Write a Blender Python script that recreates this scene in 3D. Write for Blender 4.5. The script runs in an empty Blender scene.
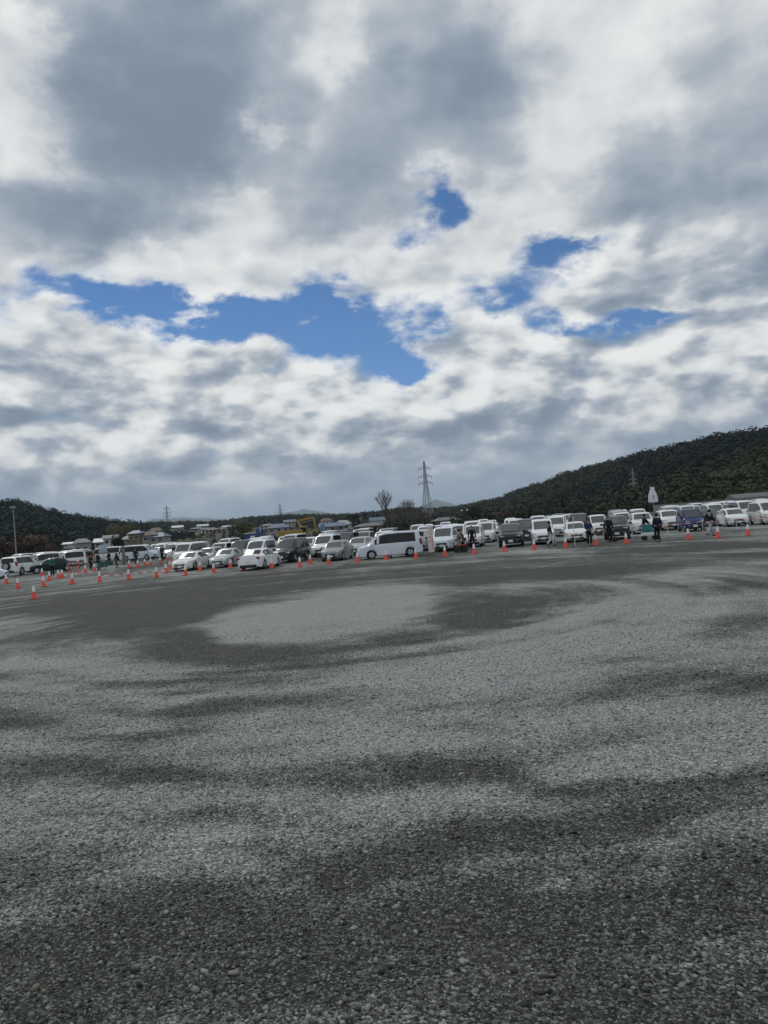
import bpy, bmesh, math, random
import numpy as np
from mathutils import Vector, Matrix

random.seed(7)
RNG = np.random.default_rng(11)
scene = bpy.context.scene
COL = scene.collection
PI = math.pi
R = math.radians

# ------------------------------------------------------------------ camera
F_PX, EYE = 760.0, 2.4
ROLL, PITCH = R(4.5), R(1.13)
CR = Vector((1, 0, 0)); CF = Vector((0, math.cos(PITCH), math.sin(PITCH)))
CU = Vector((0, -math.sin(PITCH), math.cos(PITCH)))
CX = CR * math.cos(ROLL) - CU * math.sin(ROLL)
CY = CR * math.sin(ROLL) + CU * math.cos(ROLL)


def ray(px, py):
    return CF + CX * ((px - 384) / F_PX) - CY * ((py - 512) / F_PX)


def horizon(px):
    return 527.0 - (px - 384) * math.tan(ROLL)


def at(px, py, d):
    """World point seen at a pixel, d metres ahead."""
    r = ray(px, py)
    return Vector((0, 0, EYE)) + r * (d / r.y)


def az_el(px, py):
    r = ray(px, py).normalized()
    return math.atan2(r.x, r.y), math.asin(r.z)


cam_d = bpy.data.cameras.new('camera')
cam_d.sensor_width = 36.0
cam_d.lens = F_PX / 1024 * 36
cam_d.clip_start = 0.1
cam_d.clip_end = 40000
cam = bpy.data.objects.new('camera', cam_d)
M3 = Matrix((CX, CY, -CF)).transposed()
cam.matrix_world = Matrix.Translation((0, 0, EYE)) @ M3.to_4x4()
COL.objects.link(cam)
scene.camera = cam

# ------------------------------------------------------------------ materials
def new_mat(name):
    m = bpy.data.materials.new(name)
    m.use_nodes = True
    nt = m.node_tree
    return m, nt, nt.nodes, nt.links, nt.nodes['Principled BSDF']


def mat(name, col, rough=0.6, metal=0.0, spec=0.5, coat=0.0, vary=0.0, vscale=6.0):
    m, nt, N, L, b = new_mat(name)
    b.inputs['Base Color'].default_value = (*col, 1)
    b.inputs['Roughness'].default_value = rough
    b.inputs['Metallic'].default_value = metal
    b.inputs['Specular IOR Level'].default_value = spec
    if coat:
        b.inputs['Coat Weight'].default_value = coat
        b.inputs['Coat Roughness'].default_value = 0.06
    if vary:
        tc = N.new('ShaderNodeTexCoord')
        no = N.new('ShaderNodeTexNoise'); no.inputs['Scale'].default_value = vscale; no.inputs['Detail'].default_value = 4
        mp = N.new('ShaderNodeMapRange')
        mp.inputs['From Min'].default_value = 0.3; mp.inputs['From Max'].default_value = 0.7
        mp.inputs['To Min'].default_value = 1 - vary; mp.inputs['To Max'].default_value = 1 + vary
        mx = N.new('ShaderNodeVectorMath'); mx.operation = 'SCALE'
        mx.inputs[0].default_value = col
        L.new(tc.outputs['Object'], no.inputs['Vector']); L.new(no.outputs['Fac'], mp.inputs['Value'])
        L.new(mp.outputs[0], mx.inputs['Scale']); L.new(mx.outputs[0], b.inputs['Base Color'])
    return m


PAINT = {
    'white': mat('white_paint', (0.76, 0.78, 0.80), 0.35, coat=0.6, vary=0.05, vscale=1.5),
    'pearl': mat('pearl_white_paint', (0.70, 0.71, 0.70), 0.32, coat=0.6, vary=0.05, vscale=1.5),
    'bluewhite': mat('cool_white_paint', (0.66, 0.72, 0.80), 0.32, coat=0.6, vary=0.05, vscale=1.5),
    'silver': mat('silver_paint', (0.42, 0.44, 0.45), 0.32, metal=0.35, coat=0.5),
    'grey': mat('grey_paint', (0.22, 0.24, 0.25), 0.32, metal=0.3, coat=0.5),
    'black': mat('black_paint', (0.010, 0.011, 0.014), 0.22, spec=0.3, coat=0.25),
    'navy': mat('dark_navy_paint', (0.012, 0.017, 0.034), 0.22, spec=0.3, coat=0.25),
    'blue': mat('blue_paint', (0.005, 0.022, 0.13), 0.25, spec=0.3, coat=0.25),
    'green': mat('dark_green_paint', (0.004, 0.032, 0.031), 0.25, spec=0.3, coat=0.25),
    'tan': mat('tan_paint', (0.42, 0.29, 0.20), 0.35, coat=0.5),
}
M_GLASS = mat('car_glass', (0.055, 0.066, 0.066), 0.05, spec=0.9)
M_SIDEGLASS = mat('tinted_car_glass', (0.008, 0.010, 0.014), 0.06, spec=0.35)
M_BLACK = mat('black_plastic', (0.02, 0.02, 0.022), 0.55)
M_TYRE = mat('tyre_rubber', (0.018, 0.018, 0.018), 0.85, vary=0.2, vscale=8)
M_RIM = mat('alloy_rim', (0.42, 0.43, 0.45), 0.35, metal=0.8)
M_LAMP = mat('headlight_lens', (0.55, 0.58, 0.62), 0.08, spec=0.8)
M_TAIL = mat('tail_light_lens', (0.28, 0.02, 0.02), 0.15)
M_PLATE = mat('number_plate', (0.72, 0.73, 0.72), 0.5)
M_CHROME = mat('chrome_bar', (0.6, 0.62, 0.64), 0.2, metal=0.9)
M_CONE = mat('cone_orange', (0.72, 0.095, 0.065), 0.6, vary=0.22, vscale=9)
M_CONEW = mat('cone_white', (0.70, 0.70, 0.70), 0.5, vary=0.12, vscale=9)
M_CONEB = mat('cone_base_red', (0.62, 0.075, 0.045), 0.65, vary=0.1)
M_STEEL = mat('galvanised_steel', (0.24, 0.255, 0.27), 0.5, metal=0.5)
M_PYLON = mat('pylon_steel', (0.30, 0.325, 0.35), 0.6, metal=0.2)
M_YEL = mat('machine_yellow', (0.30, 0.19, 0.03), 0.45, vary=0.1, vscale=1)
M_DARKMETAL = mat('dark_metal', (0.03, 0.03, 0.032), 0.55)
M_BARK = mat('bark', (0.10, 0.075, 0.055), 0.9, vary=0.25, vscale=3)
M_SKIN = mat('skin', (0.46, 0.28, 0.20), 0.55)
M_HAIR = mat('black_hair', (0.012, 0.010, 0.010), 0.6)
M_WHITECLOTH = mat('white_cloth', (0.72, 0.73, 0.78), 0.8, vary=0.06, vscale=2)
M_REDINK = mat('red_lettering', (0.55, 0.05, 0.05), 0.7)
M_BLUEINK = mat('blue_printing', (0.10, 0.14, 0.45), 0.7)
M_TEAL = mat('teal_plastic', (0.02, 0.20, 0.19), 0.5, vary=0.08)
M_BLUE = mat('banner_blue', (0.02, 0.08, 0.20), 0.7)
M_GREYPANEL = mat('grey_panel', (0.13, 0.145, 0.16), 0.7, vary=0.1)
M_CONCRETE = mat('weathered_concrete', (0.25, 0.25, 0.235), 0.85, vary=0.2, vscale=0.6)

# ------------------------------------------------------------------ mesh helpers
def tag(o, label=None, cat=None, group=None, kind=None):
    if label: o['label'] = label
    if cat: o['category'] = cat
    if group: o['group'] = group
    if kind: o['kind'] = kind
    return o


def link(name, me, parent=None):
    o = bpy.data.objects.new(name, me)
    COL.objects.link(o)
    if parent is not None:
        o.parent = parent
    return o


def empty(name, loc=(0, 0, 0), rz=0.0):
    o = bpy.data.objects.new(name, None)
    o.empty_display_size = 0.3
    o.location = loc
    o.rotation_euler = (0, 0, rz)
    COL.objects.link(o)
    return o


def kids(o):
    return [c for c in COL.objects if c.parent == o]


class MB:
    """Collects shapes and links them as one mesh object."""

    def __init__(self):
        self.v = []; self.f = []; self.mi = []

    def add(self, verts, faces, m=0):
        k = len(self.v)
        self.v += [tuple(p) for p in verts]
        self.f += [tuple(i + k for i in f) for f in faces]
        self.mi += [m] * len(faces)
        return self

    def box(self, c, s, m=0, mtx=None, taper=1.0):
        x, y, z = s[0] / 2, s[1] / 2, s[2] / 2
        vs = []
        for dz in (-1, 1):
            t = taper if dz > 0 else 1.0
            for dx, dy in ((-1, -1), (1, -1), (1, 1), (-1, 1)):
                p = Vector((dx * x * t, dy * y * t, dz * z))
                if mtx: p = mtx @ p
                vs.append(p + Vector(c))
        return self.add(vs, [(3, 2, 1, 0), (4, 5, 6, 7), (0, 1, 5, 4), (1, 2, 6, 5), (2, 3, 7, 6), (3, 0, 4, 7)], m)

    def tube(self, pts, rad, n=8, m=0, cap=True):
        pts = [Vector(p) for p in pts]
        rad = rad if isinstance(rad, (list, tuple)) else [rad] * len(pts)
        vs = []; fs = []
        ref = Vector((0, 0, 1))
        for i, p in enumerate(pts):
            d = (pts[min(i + 1, len(pts) - 1)] - pts[max(i - 1, 0)]).normalized()
            a = d.cross(ref if abs(d.z) < 0.95 else Vector((1, 0, 0))).normalized()
            b = d.cross(a)
            for k in range(n):
                t = 2 * PI * k / n
                vs.append(p + (a * math.cos(t) + b * math.sin(t)) * rad[i])
        for i in range(len(pts) - 1):
            for k in range(n):
                k2 = (k + 1) % n
                fs.append((i * n + k, i * n + k2, (i + 1) * n + k2, (i + 1) * n + k))
        if cap:
            fs.append(tuple(range(n))[::-1])
            fs.append(tuple((len(pts) - 1) * n + k for k in range(n)))
        return self.add(vs, fs, m)

    def lathe(self, prof, n=16, m=0, c=(0, 0, 0), axis='z'):
        vs = []; fs = []
        for (r, h) in prof:
            for k in range(n):
                t = 2 * PI * k / n
                a, b = r * math.cos(t), r * math.sin(t)
                p = (a, b, h) if axis == 'z' else (a, h, b)
                vs.append((p[0] + c[0], p[1] + c[1], p[2] + c[2]))
        for i in range(len(prof) - 1):
            for k in range(n):
                k2 = (k + 1) % n
                fs.append((i * n + k, i * n + k2, (i + 1) * n + k2, (i + 1) * n + k))
        fs.append(tuple(range(n))[::-1]); fs.append(tuple((len(prof) - 1) * n + k for k in range(n)))
        return self.add(vs, fs, m)

    def mesh(self, name, mats, smooth=None):
        me = bpy.data.meshes.new(name)
        me.from_pydata(self.v, [], self.f)
        for m in (mats if isinstance(mats, (list, tuple)) else [mats]):
            me.materials.append(m)
        me.polygons.foreach_set('material_index', self.mi)
        bm = bmesh.new(); bm.from_mesh(me)
        bmesh.ops.recalc_face_normals(bm, faces=bm.faces)
        bm.to_mesh(me); bm.free()
        if smooth is not None:
            me.polygons.foreach_set('use_smooth', [True] * len(me.polygons))
            me.set_sharp_from_angle(angle=R(smooth))
        me.update()
        return me

    def build(self, name, mats, parent=None, smooth=None):
        return link(name, self.mesh(name, mats, smooth), parent)


def bevel_box(c, s, r=0.03, seg=2):
    bm = bmesh.new()
    bmesh.ops.create_cube(bm, size=1.0)
    for v in bm.verts:
        v.co = Vector((v.co.x * s[0], v.co.y * s[1], v.co.z * s[2]))
    bmesh.ops.bevel(bm, geom=list(bm.edges), offset=r, segments=seg, affect='EDGES', profile=0.5)
    vs = [v.co + Vector(c) for v in bm.verts]
    bm.verts.index_update()
    fs = [[v.index for v in f.verts] for f in bm.faces]
    bm.free()
    return vs, fs


def copy_tree(o, parent=None):
    c = o.copy(); COL.objects.link(c)
    if parent is not None: c.parent = parent
    for ch in CHILDREN.get(o.name, []):
        CHILDREN.setdefault(c.name, []).append(copy_tree(ch, c))
    return c


CHILDREN = {}


def register(o):
    cs = kids(o)
    CHILDREN[o.name] = cs
    for c in cs: register(c)


# ------------------------------------------------------------------ terrain height
def gz(x, y):
    d = np.hypot(x, np.maximum(y, 0))
    side = np.clip(-x / 40.0, -1, 1)
    amp = 0.55 + 0.2 * side
    lot = amp * (1 - np.exp(-np.maximum(d - 46, 0) / 30.0))
    # the built-up slope beyond the lot, left of the middle
    rise = 0.034 * np.clip(y - 300, 0, 330) * np.clip((20 - x) / 120.0, 0, 1)
    return lot + rise


def gzf(x, y):
    return float(gz(np.array([x], float), np.array([y], float))[0])


def place(px, d):
    """Ground point under the column px at d metres ahead (the row is found from the ground height)."""
    py = horizon(px) + 30
    for _ in range(12):
        p = at(px, py, d)
        err = p.z - gzf(p.x, p.y)
        py += err * F_PX / d * 0.95
    return Vector((p.x, p.y, gzf(p.x, p.y)))


def on_ground(px, py):
    """Ground point seen at a pixel."""
    lo, hi = 2.0, 400.0
    for _ in range(60):
        mid = (lo + hi) / 2
        p = at(px, py, mid)
        if p.z > gzf(p.x, p.y): lo = mid
        else: hi = mid
    p = at(px, py, lo)
    return Vector((p.x, p.y, gzf(p.x, p.y)))


# ------------------------------------------------------------------ sky
SUN_AZ, SUN_EL = R(-30), R(44)


class NG:
    """Thin helper round a node tree."""

    def __init__(self, nt):
        self.nt, self.N, self.L = nt, nt.nodes, nt.links

    def _in(self, sock, v):
        if v is None: return
        if hasattr(v, 'is_output') or isinstance(v, bpy.types.NodeSocket):
            self.L.new(v, sock)
        else:
            sock.default_value = v

    def math(self, op, a, b=None, c=None, clamp=False):
        n = self.N.new('ShaderNodeMath'); n.operation = op; n.use_clamp = clamp
        for i, v in enumerate((a, b, c)):
            if v is not None: self._in(n.inputs[i], v)
        return n.outputs[0]

    def vec(self, op, a, b=None, scale=None):
        n = self.N.new('ShaderNodeVectorMath'); n.operation = op
        self._in(n.inputs[0], a)
        if b is not None: self._in(n.inputs[1], b)
        if scale is not None: self._in(n.inputs['Scale'], scale)
        return n.outputs['Value' if op in ('DOT_PRODUCT', 'LENGTH') else 'Vector']

    def comb(self, x, y, z):
        n = self.N.new('ShaderNodeCombineXYZ')
        for i, v in enumerate((x, y, z)): self._in(n.inputs[i], v)
        return n.outputs[0]

    def noise(self, v, scale, detail=4, rough=0.5, out='Fac', lac=2.0):
        n = self.N.new('ShaderNodeTexNoise')
        self._in(n.inputs['Vector'], v)
        n.inputs['Scale'].default_value = scale; n.inputs['Detail'].default_value = detail
        n.inputs['Roughness'].default_value = rough; n.inputs['Lacunarity'].default_value = lac
        return n.outputs[out]

    def smooth(self, v, a, b, lo=0.0, hi=1.0):
        n = self.N.new('ShaderNodeMapRange'); n.interpolation_type = 'SMOOTHSTEP'
        self._in(n.inputs['Value'], v)
        for k, q in (('From Min', a), ('From Max', b), ('To Min', lo), ('To Max', hi)):
            self._in(n.inputs[k], q)
        return n.outputs[0]

    def mix(self, f, a, b, clamp=True):
        n = self.N.new('ShaderNodeMix'); n.data_type = 'RGBA'; n.clamp_factor = clamp
        self._in(n.inputs[0], f)
        for k, v in ((6, a), (7, b)):
            self._in(n.inputs[k], (*v, 1) if isinstance(v, tuple) and len(v) == 3 else v)
        return n.outputs[2]


world = bpy.data.worlds.new('World')
scene.world = world
world.use_nodes = True
wn = NG(world.node_tree)
wn.N.clear()
sky = wn.N.new('ShaderNodeTexSky')
sky.sky_type = 'NISHITA'; sky.sun_disc = False
sky.sun_elevation = SUN_EL; sky.sun_rotation = SUN_AZ
sky.air_density = 1.0; sky.dust_density = 0.0; sky.ozone_density = 2.5; sky.altitude = 3500
SKY_STRENGTH = 0.086
tc = wn.N.new('ShaderNodeTexCoord')
D = wn.vec('NORMALIZE', tc.outputs['Generated'])
sp = wn.N.new('ShaderNodeSeparateXYZ'); wn.L.new(D, sp.inputs[0])
dx, dy, dz = sp.outputs
az = wn.math('ARCTAN2', dx, dy)
el = wn.math('ARCSINE', dz)
elc = wn.math('MAXIMUM', dz, 0.0)
# cloud field over the dome of directions, a little flattened
P = wn.vec('MULTIPLY', D, (1.0, 1.0, 2.0))
hi = wn.smooth(el, R(9), R(24))
warp = wn.noise(P, 5.0, 2, 0.5, 'Color')
warpv = wn.vec('SUBTRACT', warp, (0.5, 0.5, 0.5))
wob = wn.vec('SUBTRACT', wn.noise(P, 26.0, 2, 0.5, 'Color'), (0.5, 0.5, 0.5))


def field(v, det):
    a_ = wn.noise(wn.vec('ADD', v, (3.1, 7.7, 1.3)), 8.5, det, 0.52)
    b_ = wn.noise(wn.vec('MULTIPLY', wn.vec('ADD', v, (5.6, 2.4, 8.8)), (1.0, 1.0, 0.6)), 4.4, det, 0.55)
    m = wn.math('ADD', wn.math('MULTIPLY', a_, wn.math('SUBTRACT', 1.0, hi)), wn.math('MULTIPLY', b_, hi))
    n = wn.N.new('ShaderNodeTexVoronoi'); n.voronoi_dimensions = '3D'; n.feature = 'F1'
    n.inputs['Scale'].default_value = 15.0; n.inputs['Detail'].default_value = 1.5; n.inputs['Roughness'].default_value = 0.5
    wn.L.new(wn.vec('ADD', v, wn.vec('SCALE', wob, scale=0.03)), n.inputs['Vector'])
    return wn.math('MULTIPLY_ADD', wn.math('SUBTRACT', 0.5, n.outputs['Distance']), wn.smooth(el, R(12), R(26), 0.20, 0.09), m)


PW = wn.vec('ADD', P, wn.vec('SCALE', warpv, scale=0.05))
fine = field(PW, 7)
AE = wn.comb(az, el, 0.0)
edge = wn.vec('SUBTRACT', wn.noise(wn.vec('MULTIPLY', AE, (1.0, 1.5, 1.0)), 8.0, 6, 0.62, 'Color'), (0.5, 0.5, 0.5))
AEW = wn.vec('ADD', AE, wn.vec('MULTIPLY', edge, (0.17, 0.12, 0.0)))


def blobs(lst, start=0.0, wide=1.0):
    acc = start
    for (px, py, rx, ry, s) in lst:
        a, e = az_el(px, py)
        k = 1.0 / F_PX
        v = wn.vec('MULTIPLY', wn.vec('SUBTRACT', AEW, (a, e, 0)), (1 / (rx * wide * k), 1 / (ry * wide * k), 0))
        g = wn.math('EXPONENT', wn.math('MULTIPLY', wn.vec('DOT_PRODUCT', v, v), -1.0))
        acc = wn.math('MULTIPLY_ADD', g, s, acc)
    return acc


GAPS = [(120, 304, 130, 12, .35), (250, 316, 60, 14, .4), (480, 300, 90, 12, .2), (600, 322, 70, 10, .2), (30, 266, 30, 14, .5), (62, 280, 34, 9, .3), (85, 300, 45, 16, .34), (150, 300, 60, 11, .4), (205, 312, 50, 13, .5), (12, 318, 18, 12, .4),
        (250, 322, 40, 10, .45), (300, 293, 55, 20, .6), (335, 322, 34, 26, .7), (372, 345, 36, 24, .75), (398, 368, 30, 12, .6),
        (402, 242, 26, 14, .65), (438, 204, 28, 20, .75), (428, 178, 16, 12, .4), (462, 210, 20, 9, .35), (578, 236, 36, 10, .6), (556, 252, 18, 18, .45),
        (430, 322, 22, 16, .6), (410, 350, 22, 14, .4), (522, 288, 34, 24, .55), (478, 282, 22, 9, .4), (548, 318, 26, 10, .42), (605, 325, 46, 10, .65),
        (640, 320, 30, 9, .45), (470, 345, 20, 10, .18), (625, 392, 40, 6, .22), (535, 10, 40, 14, .2), (745, 28, 20, 9, .08), (410, 402, 14, 5, .2), (690, 395, 26, 5, .15)]
PUFFS = [(395, 285, 40, 26, .3), (350, 300, 14, 9, .3), (460, 300, 45, 14, .25), (518, 312, 34, 17, .3), (440, 345, 22, 12, .2), (265, 306, 24, 7, .2), (490, 235, 40, 20, .25), (620, 290, 90, 20, .3), (300, 360, 300, 26, .2)]
DARKS = [(270, 110, 230, 110, .38), (670, 150, 130, 110, .22), (190, 40, 120, 60, .45), (130, 140, 85, 55, .65), (210, 130, 50, 40, .4), (80, 222, 90, 18, .6), (340, 165, 70, 55, .5), (420, 60, 70, 80, .6), (475, 90, 45, 60, .5),
         (700, 60, 60, 30, .3), (650, 180, 90, 34, .45), (690, 215, 100, 20, .4), (690, 288, 110, 14, .35), (235, 20, 60, 30, .3), (330, 250, 60, 20, .25), (500, 360, 70, 10, .1)]
LIGHTS = [(265, 130, 16, 12, .35), (235, 190, 26, 14, .3), (350, 62, 22, 16, .25), (345, 250, 90, 14, .3), (760, 300, 60, 12, .25), (420, 40, 20, 30, .12), (660, 100, 40, 14, .25), (100, 190, 40, 8, .2), (20, 22, 34, 28, 1.0), (15, 130, 45, 60, .6), (30, 165, 30, 16, .3), (264, 132, 34, 20, .5), (225, 215, 46, 30, .55), (340, 55, 34, 28, .3), (620, 50, 50, 40, .45),
          (560, 140, 60, 40, .4), (520, 205, 60, 24, .45), (610, 250, 50, 16, .4), (720, 220, 60, 22, .3), (180, 265, 60, 18, .3), (40, 280, 40, 18, .3), (300, 265, 60, 14, .3), (420, 110, 20, 20, .12), (180, 345, 190, 14, .35), (560, 355, 140, 12, .2)]
broken = wn.noise(wn.vec('ADD', P, wn.vec('SCALE', warpv, scale=0.10)), 11.0, 6, 0.58)
gap = wn.math('MULTIPLY', blobs(GAPS, 0.0, 1.24), wn.smooth(broken, 0.28, 0.66, 0.25, 1.5))
ctrl = wn.math('SUBTRACT', blobs(PUFFS, 0.0), gap)
dark = wn.math('SUBTRACT', blobs(DARKS), blobs(LIGHTS))
# amount of cloud; the layer is nearly closed everywhere
low = wn.smooth(el, R(2), R(13), 1.0, 0.0)
dens = wn.math('ADD', wn.math('MULTIPLY', wn.math('SUBTRACT', fine, 0.5), 2.1), wn.math('ADD', ctrl, wn.math('MULTIPLY_ADD', wn.math('MAXIMUM', dark, 0.0), 0.6, wn.math('MULTIPLY_ADD', low, 0.40, 0.74))))
alpha = wn.smooth(dens, -0.36, 0.50)
# the same field met a little higher up: what stands between a puff and the sun
fine2 = field(wn.vec('ADD', PW, (-0.012, 0.0, 0.040)), 4)
lit = wn.math('SUBTRACT', fine, fine2)
litk = wn.smooth(el, R(10), R(24), 3.0, 1.3)
soft = wn.noise(wn.vec('MULTIPLY', wn.vec('ADD', PW, (9.4, 2.2, 5.0)), (1.0, 1.0, 0.7)), 3.4, 5, 0.48)
thick = wn.math('ADD', wn.math('MULTIPLY', wn.math('SUBTRACT', soft, 0.5), wn.smooth(el, R(6), R(20), 0.16, 1.1)),
                wn.math('MULTIPLY', wn.math('SUBTRACT', dens, 0.6), 0.34))
thick = wn.math('ADD', thick, wn.math('MULTIPLY', dark, 0.42))
thick = wn.math('SUBTRACT', thick, wn.math('MULTIPLY', wn.math('MULTIPLY', lit, litk), wn.smooth(el, R(1), R(8), 0.45, 1.0)))
thick = wn.math('ADD', thick, wn.math('MULTIPLY_ADD', low, 0.12, 0.05))
shade = wn.smooth(thick, -0.42, 0.84)
ramp = wn.N.new('ShaderNodeValToRGB')
cr = ramp.color_ramp
cr.elements[0].position = 0.0; cr.elements[0].color = (0.90, 0.91, 0.90, 1)
cr.elements[1].position = 1.0; cr.elements[1].color = (0.205, 0.26, 0.33, 1)
for p, c in ((0.25, (0.70, 0.725, 0.735, 1)), (0.5, (0.45, 0.495, 0.55, 1)), (0.75, (0.30, 0.36, 0.435, 1))):
    e = cr.elements.new(p); e.color = c
wn.L.new(shade, ramp.inputs[0])
cloud = ramp.outputs[0]
# distant layer at the horizon goes blue grey
hz = wn.smooth(el, R(0.0), R(7.5), 0.82, 0.0)
cloud = wn.mix(hz, cloud, (0.29, 0.385, 0.49))
hs = wn.N.new('ShaderNodeHueSaturation'); hs.inputs['Saturation'].default_value = 1.18
wn.L.new(sky.outputs[0], hs.inputs['Color'])
sky_s = wn.vec('SCALE', hs.outputs[0], scale=SKY_STRENGTH)
hz_a = wn.smooth(el, R(1.0), R(6), 1.0, 0.0)
alpha = wn.math('MAXIMUM', alpha, hz_a)
final = wn.mix(alpha, sky_s, cloud)
bg = wn.N.new('ShaderNodeBackground'); wn.L.new(final, bg.inputs[0]); bg.inputs[1].default_value = 1.0
wo = wn.N.new('ShaderNodeOutputWorld'); wn.L.new(bg.outputs[0], wo.inputs[0])
world.cycles.sampling_method = 'MANUAL'; world.cycles.sample_map_resolution = 512

sun_d = bpy.data.lights.new('sun', 'SUN')
sun_d.energy = 0.9; sun_d.angle = R(14); sun_d.color = (1.0, 0.95, 0.88)
sun = bpy.data.objects.new('sun', sun_d)
S = Vector((math.sin(SUN_AZ) * math.cos(SUN_EL), math.cos(SUN_AZ) * math.cos(SUN_EL), math.sin(SUN_EL)))
sun.rotation_euler = S.to_track_quat('Z', 'Y').to_euler()
COL.objects.link(sun)

scene.view_settings.view_transform = 'Standard'
scene.view_settings.look = 'None'
scene.view_settings.gamma = 1.0
scene.view_settings.exposure = 0.0
scene.cycles.use_denoising = True
scene.cycles.use_adaptive_sampling = True
scene.cycles.adaptive_threshold = 0.02
scene.cycles.max_bounces = 6
scene.cycles.volume_bounces = 0

# ------------------------------------------------------------------ ground: one gravel sheet out to the horizon
# wheel-worn, dirt-dark patches of the gravel (image-plane columns turned into places on the ground)
WEAR = [(140, 606, 110, 19, -3, .95), (215, 650, 125, 12, 6, .8), (205, 628, 34, 30, 0, .55), (320, 580, 160, 7, -2, .8), (470, 598, 50, 20, 8, .6), (560, 597, 70, 11, -4, .5), (460, 622, 80, 14, -12, .65), (160, 625, 50, 22, 0, .5),
        (350, 652, 110, 9, -2, .7), (525, 578, 90, 8, -3, .55), (260, 682, 130, 9, 3, .55), (185, 706, 75, 6, 2, .55), (240, 700, 120, 8, 0, .5), (125, 738, 120, 10, -4, .5), (110, 772, 60, 6, 0, .6),
        (20, 712, 50, 8, 0, .4), (414, 640, 70, 9, 4, .4), (505, 617, 70, 6, -2, .6), (640, 625, 40, 5, 0, .4), (754, 590, 45, 9, -4, .85), (655, 668, 55, 5, -3, .4), (734, 685, 45, 7, -4, .55),
        (434, 735, 90, 8, -2, .5), (590, 725, 40, 6, 0, .4), (655, 768, 160, 10, -4, .75), (480, 785, 120, 9, -4, .5), (120, 778, 90, 9, 0, .5), (210, 822, 120, 12, 0, .4), (300, 862, 150, 13, -4, .5),
        (50, 858, 70, 22, 0, .4), (60, 985, 230, 46, -4, .7), (265, 950, 170, 24, -6, .6), (500, 838, 210, 14, -5, .65), (650, 815, 100, 9, -5, .5), (470, 915, 190, 22, -5, .6), (705, 890, 70, 24, -10, .45),
        (580, 1000, 280, 40, -3, .6), (180, 600, 260, 8, -4, .35), (600, 556, 260, 5, -4.5, .5), (760, 555, 60, 6, -4, .5), (250, 575, 220, 5, -4, .5), (60, 640, 90, 8, -6, .35)]
LIGHT = [(322, 612, 110, 17, -6, .12), (560, 640, 220, 14, -4, .4), (600, 745, 190, 12, -4, .35), (20, 665, 60, 6, 0, .3), (180, 690, 60, 4, 0, .2), (20, 745, 60, 10, 0, .35), (640, 580, 100, 7, -5, .4), (380, 850, 300, 9, -4, .3), (690, 850, 80, 12, -5, .3), (320, 612, 122, 20, -6, 1.0), (300, 628, 95, 10, -4, .6), (600, 610, 60, 5, -2, .35), (130, 668, 90, 7, 4, .4), (640, 655, 160, 24, -4, .5), (450, 690, 160, 16, -2, .45), (400, 655, 60, 3, -6, .3), (660, 715, 140, 24, -4, .5),
         (240, 800, 180, 12, 0, .2), (690, 600, 90, 7, -4, .3), (520, 880, 180, 8, -5, .35), (200, 890, 160, 14, 0, .25)]


def ellipses(lst, px, py):
    acc = np.zeros_like(px)
    for (cx, cy, rx, ry, ang, s) in lst:
        c, q = math.cos(R(ang)), math.sin(R(ang))
        u = ((px - cx) * c + (py - cy) * q) / rx
        v = (-(px - cx) * q + (py - cy) * c) / ry
        acc += s * np.exp(-(u * u + v * v) ** 1.4)
    return acc


def vnoise(x, y, seed=0):
    xi = np.floor(x).astype(np.int64); yi = np.floor(y).astype(np.int64)
    fx = x - xi; fy = y - yi
    fx = fx * fx * (3 - 2 * fx); fy = fy * fy * (3 - 2 * fy)

    def h(a, b):
        n = (a * 374761393 + b * 668265263 + seed * 974634) & 0x7fffffff
        n = ((n ^ (n >> 13)) * 1274126177) & 0x7fffffff
        return ((n ^ (n >> 16)) & 0xffff) / 65535.0
    return (h(xi, yi) * (1 - fx) + h(xi + 1, yi) * fx) * (1 - fy) + (h(xi, yi + 1) * (1 - fx) + h(xi + 1, yi + 1) * fx) * fy


def fbm(x, y, seed=0, octv=5, gain=0.5):
    a, s, t = 1.0, 0.0, 0.0
    for k in range(octv):
        s += a * vnoise(x, y, seed + k); t += a
        a *= gain; x = x * 2.03 + 17.3; y = y * 2.03 + 5.1
    return s / t


def to_px(x, y):
    """Image position of points on the ground (for laying out the worn patches)."""
    z = gz(x, y) - EYE
    cx = x * CX.x + y * CX.y + z * CX.z
    cy = x * CY.x + y * CY.y + z * CY.z
    cf = np.maximum(x * CF.x + y * CF.y + z * CF.z, 0.3)
    return 384 + F_PX * cx / cf, 512 - F_PX * cy / cf


TURN = (-1.9, 22.8)     # centre of the turning circle that the vehicles drive round


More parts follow.
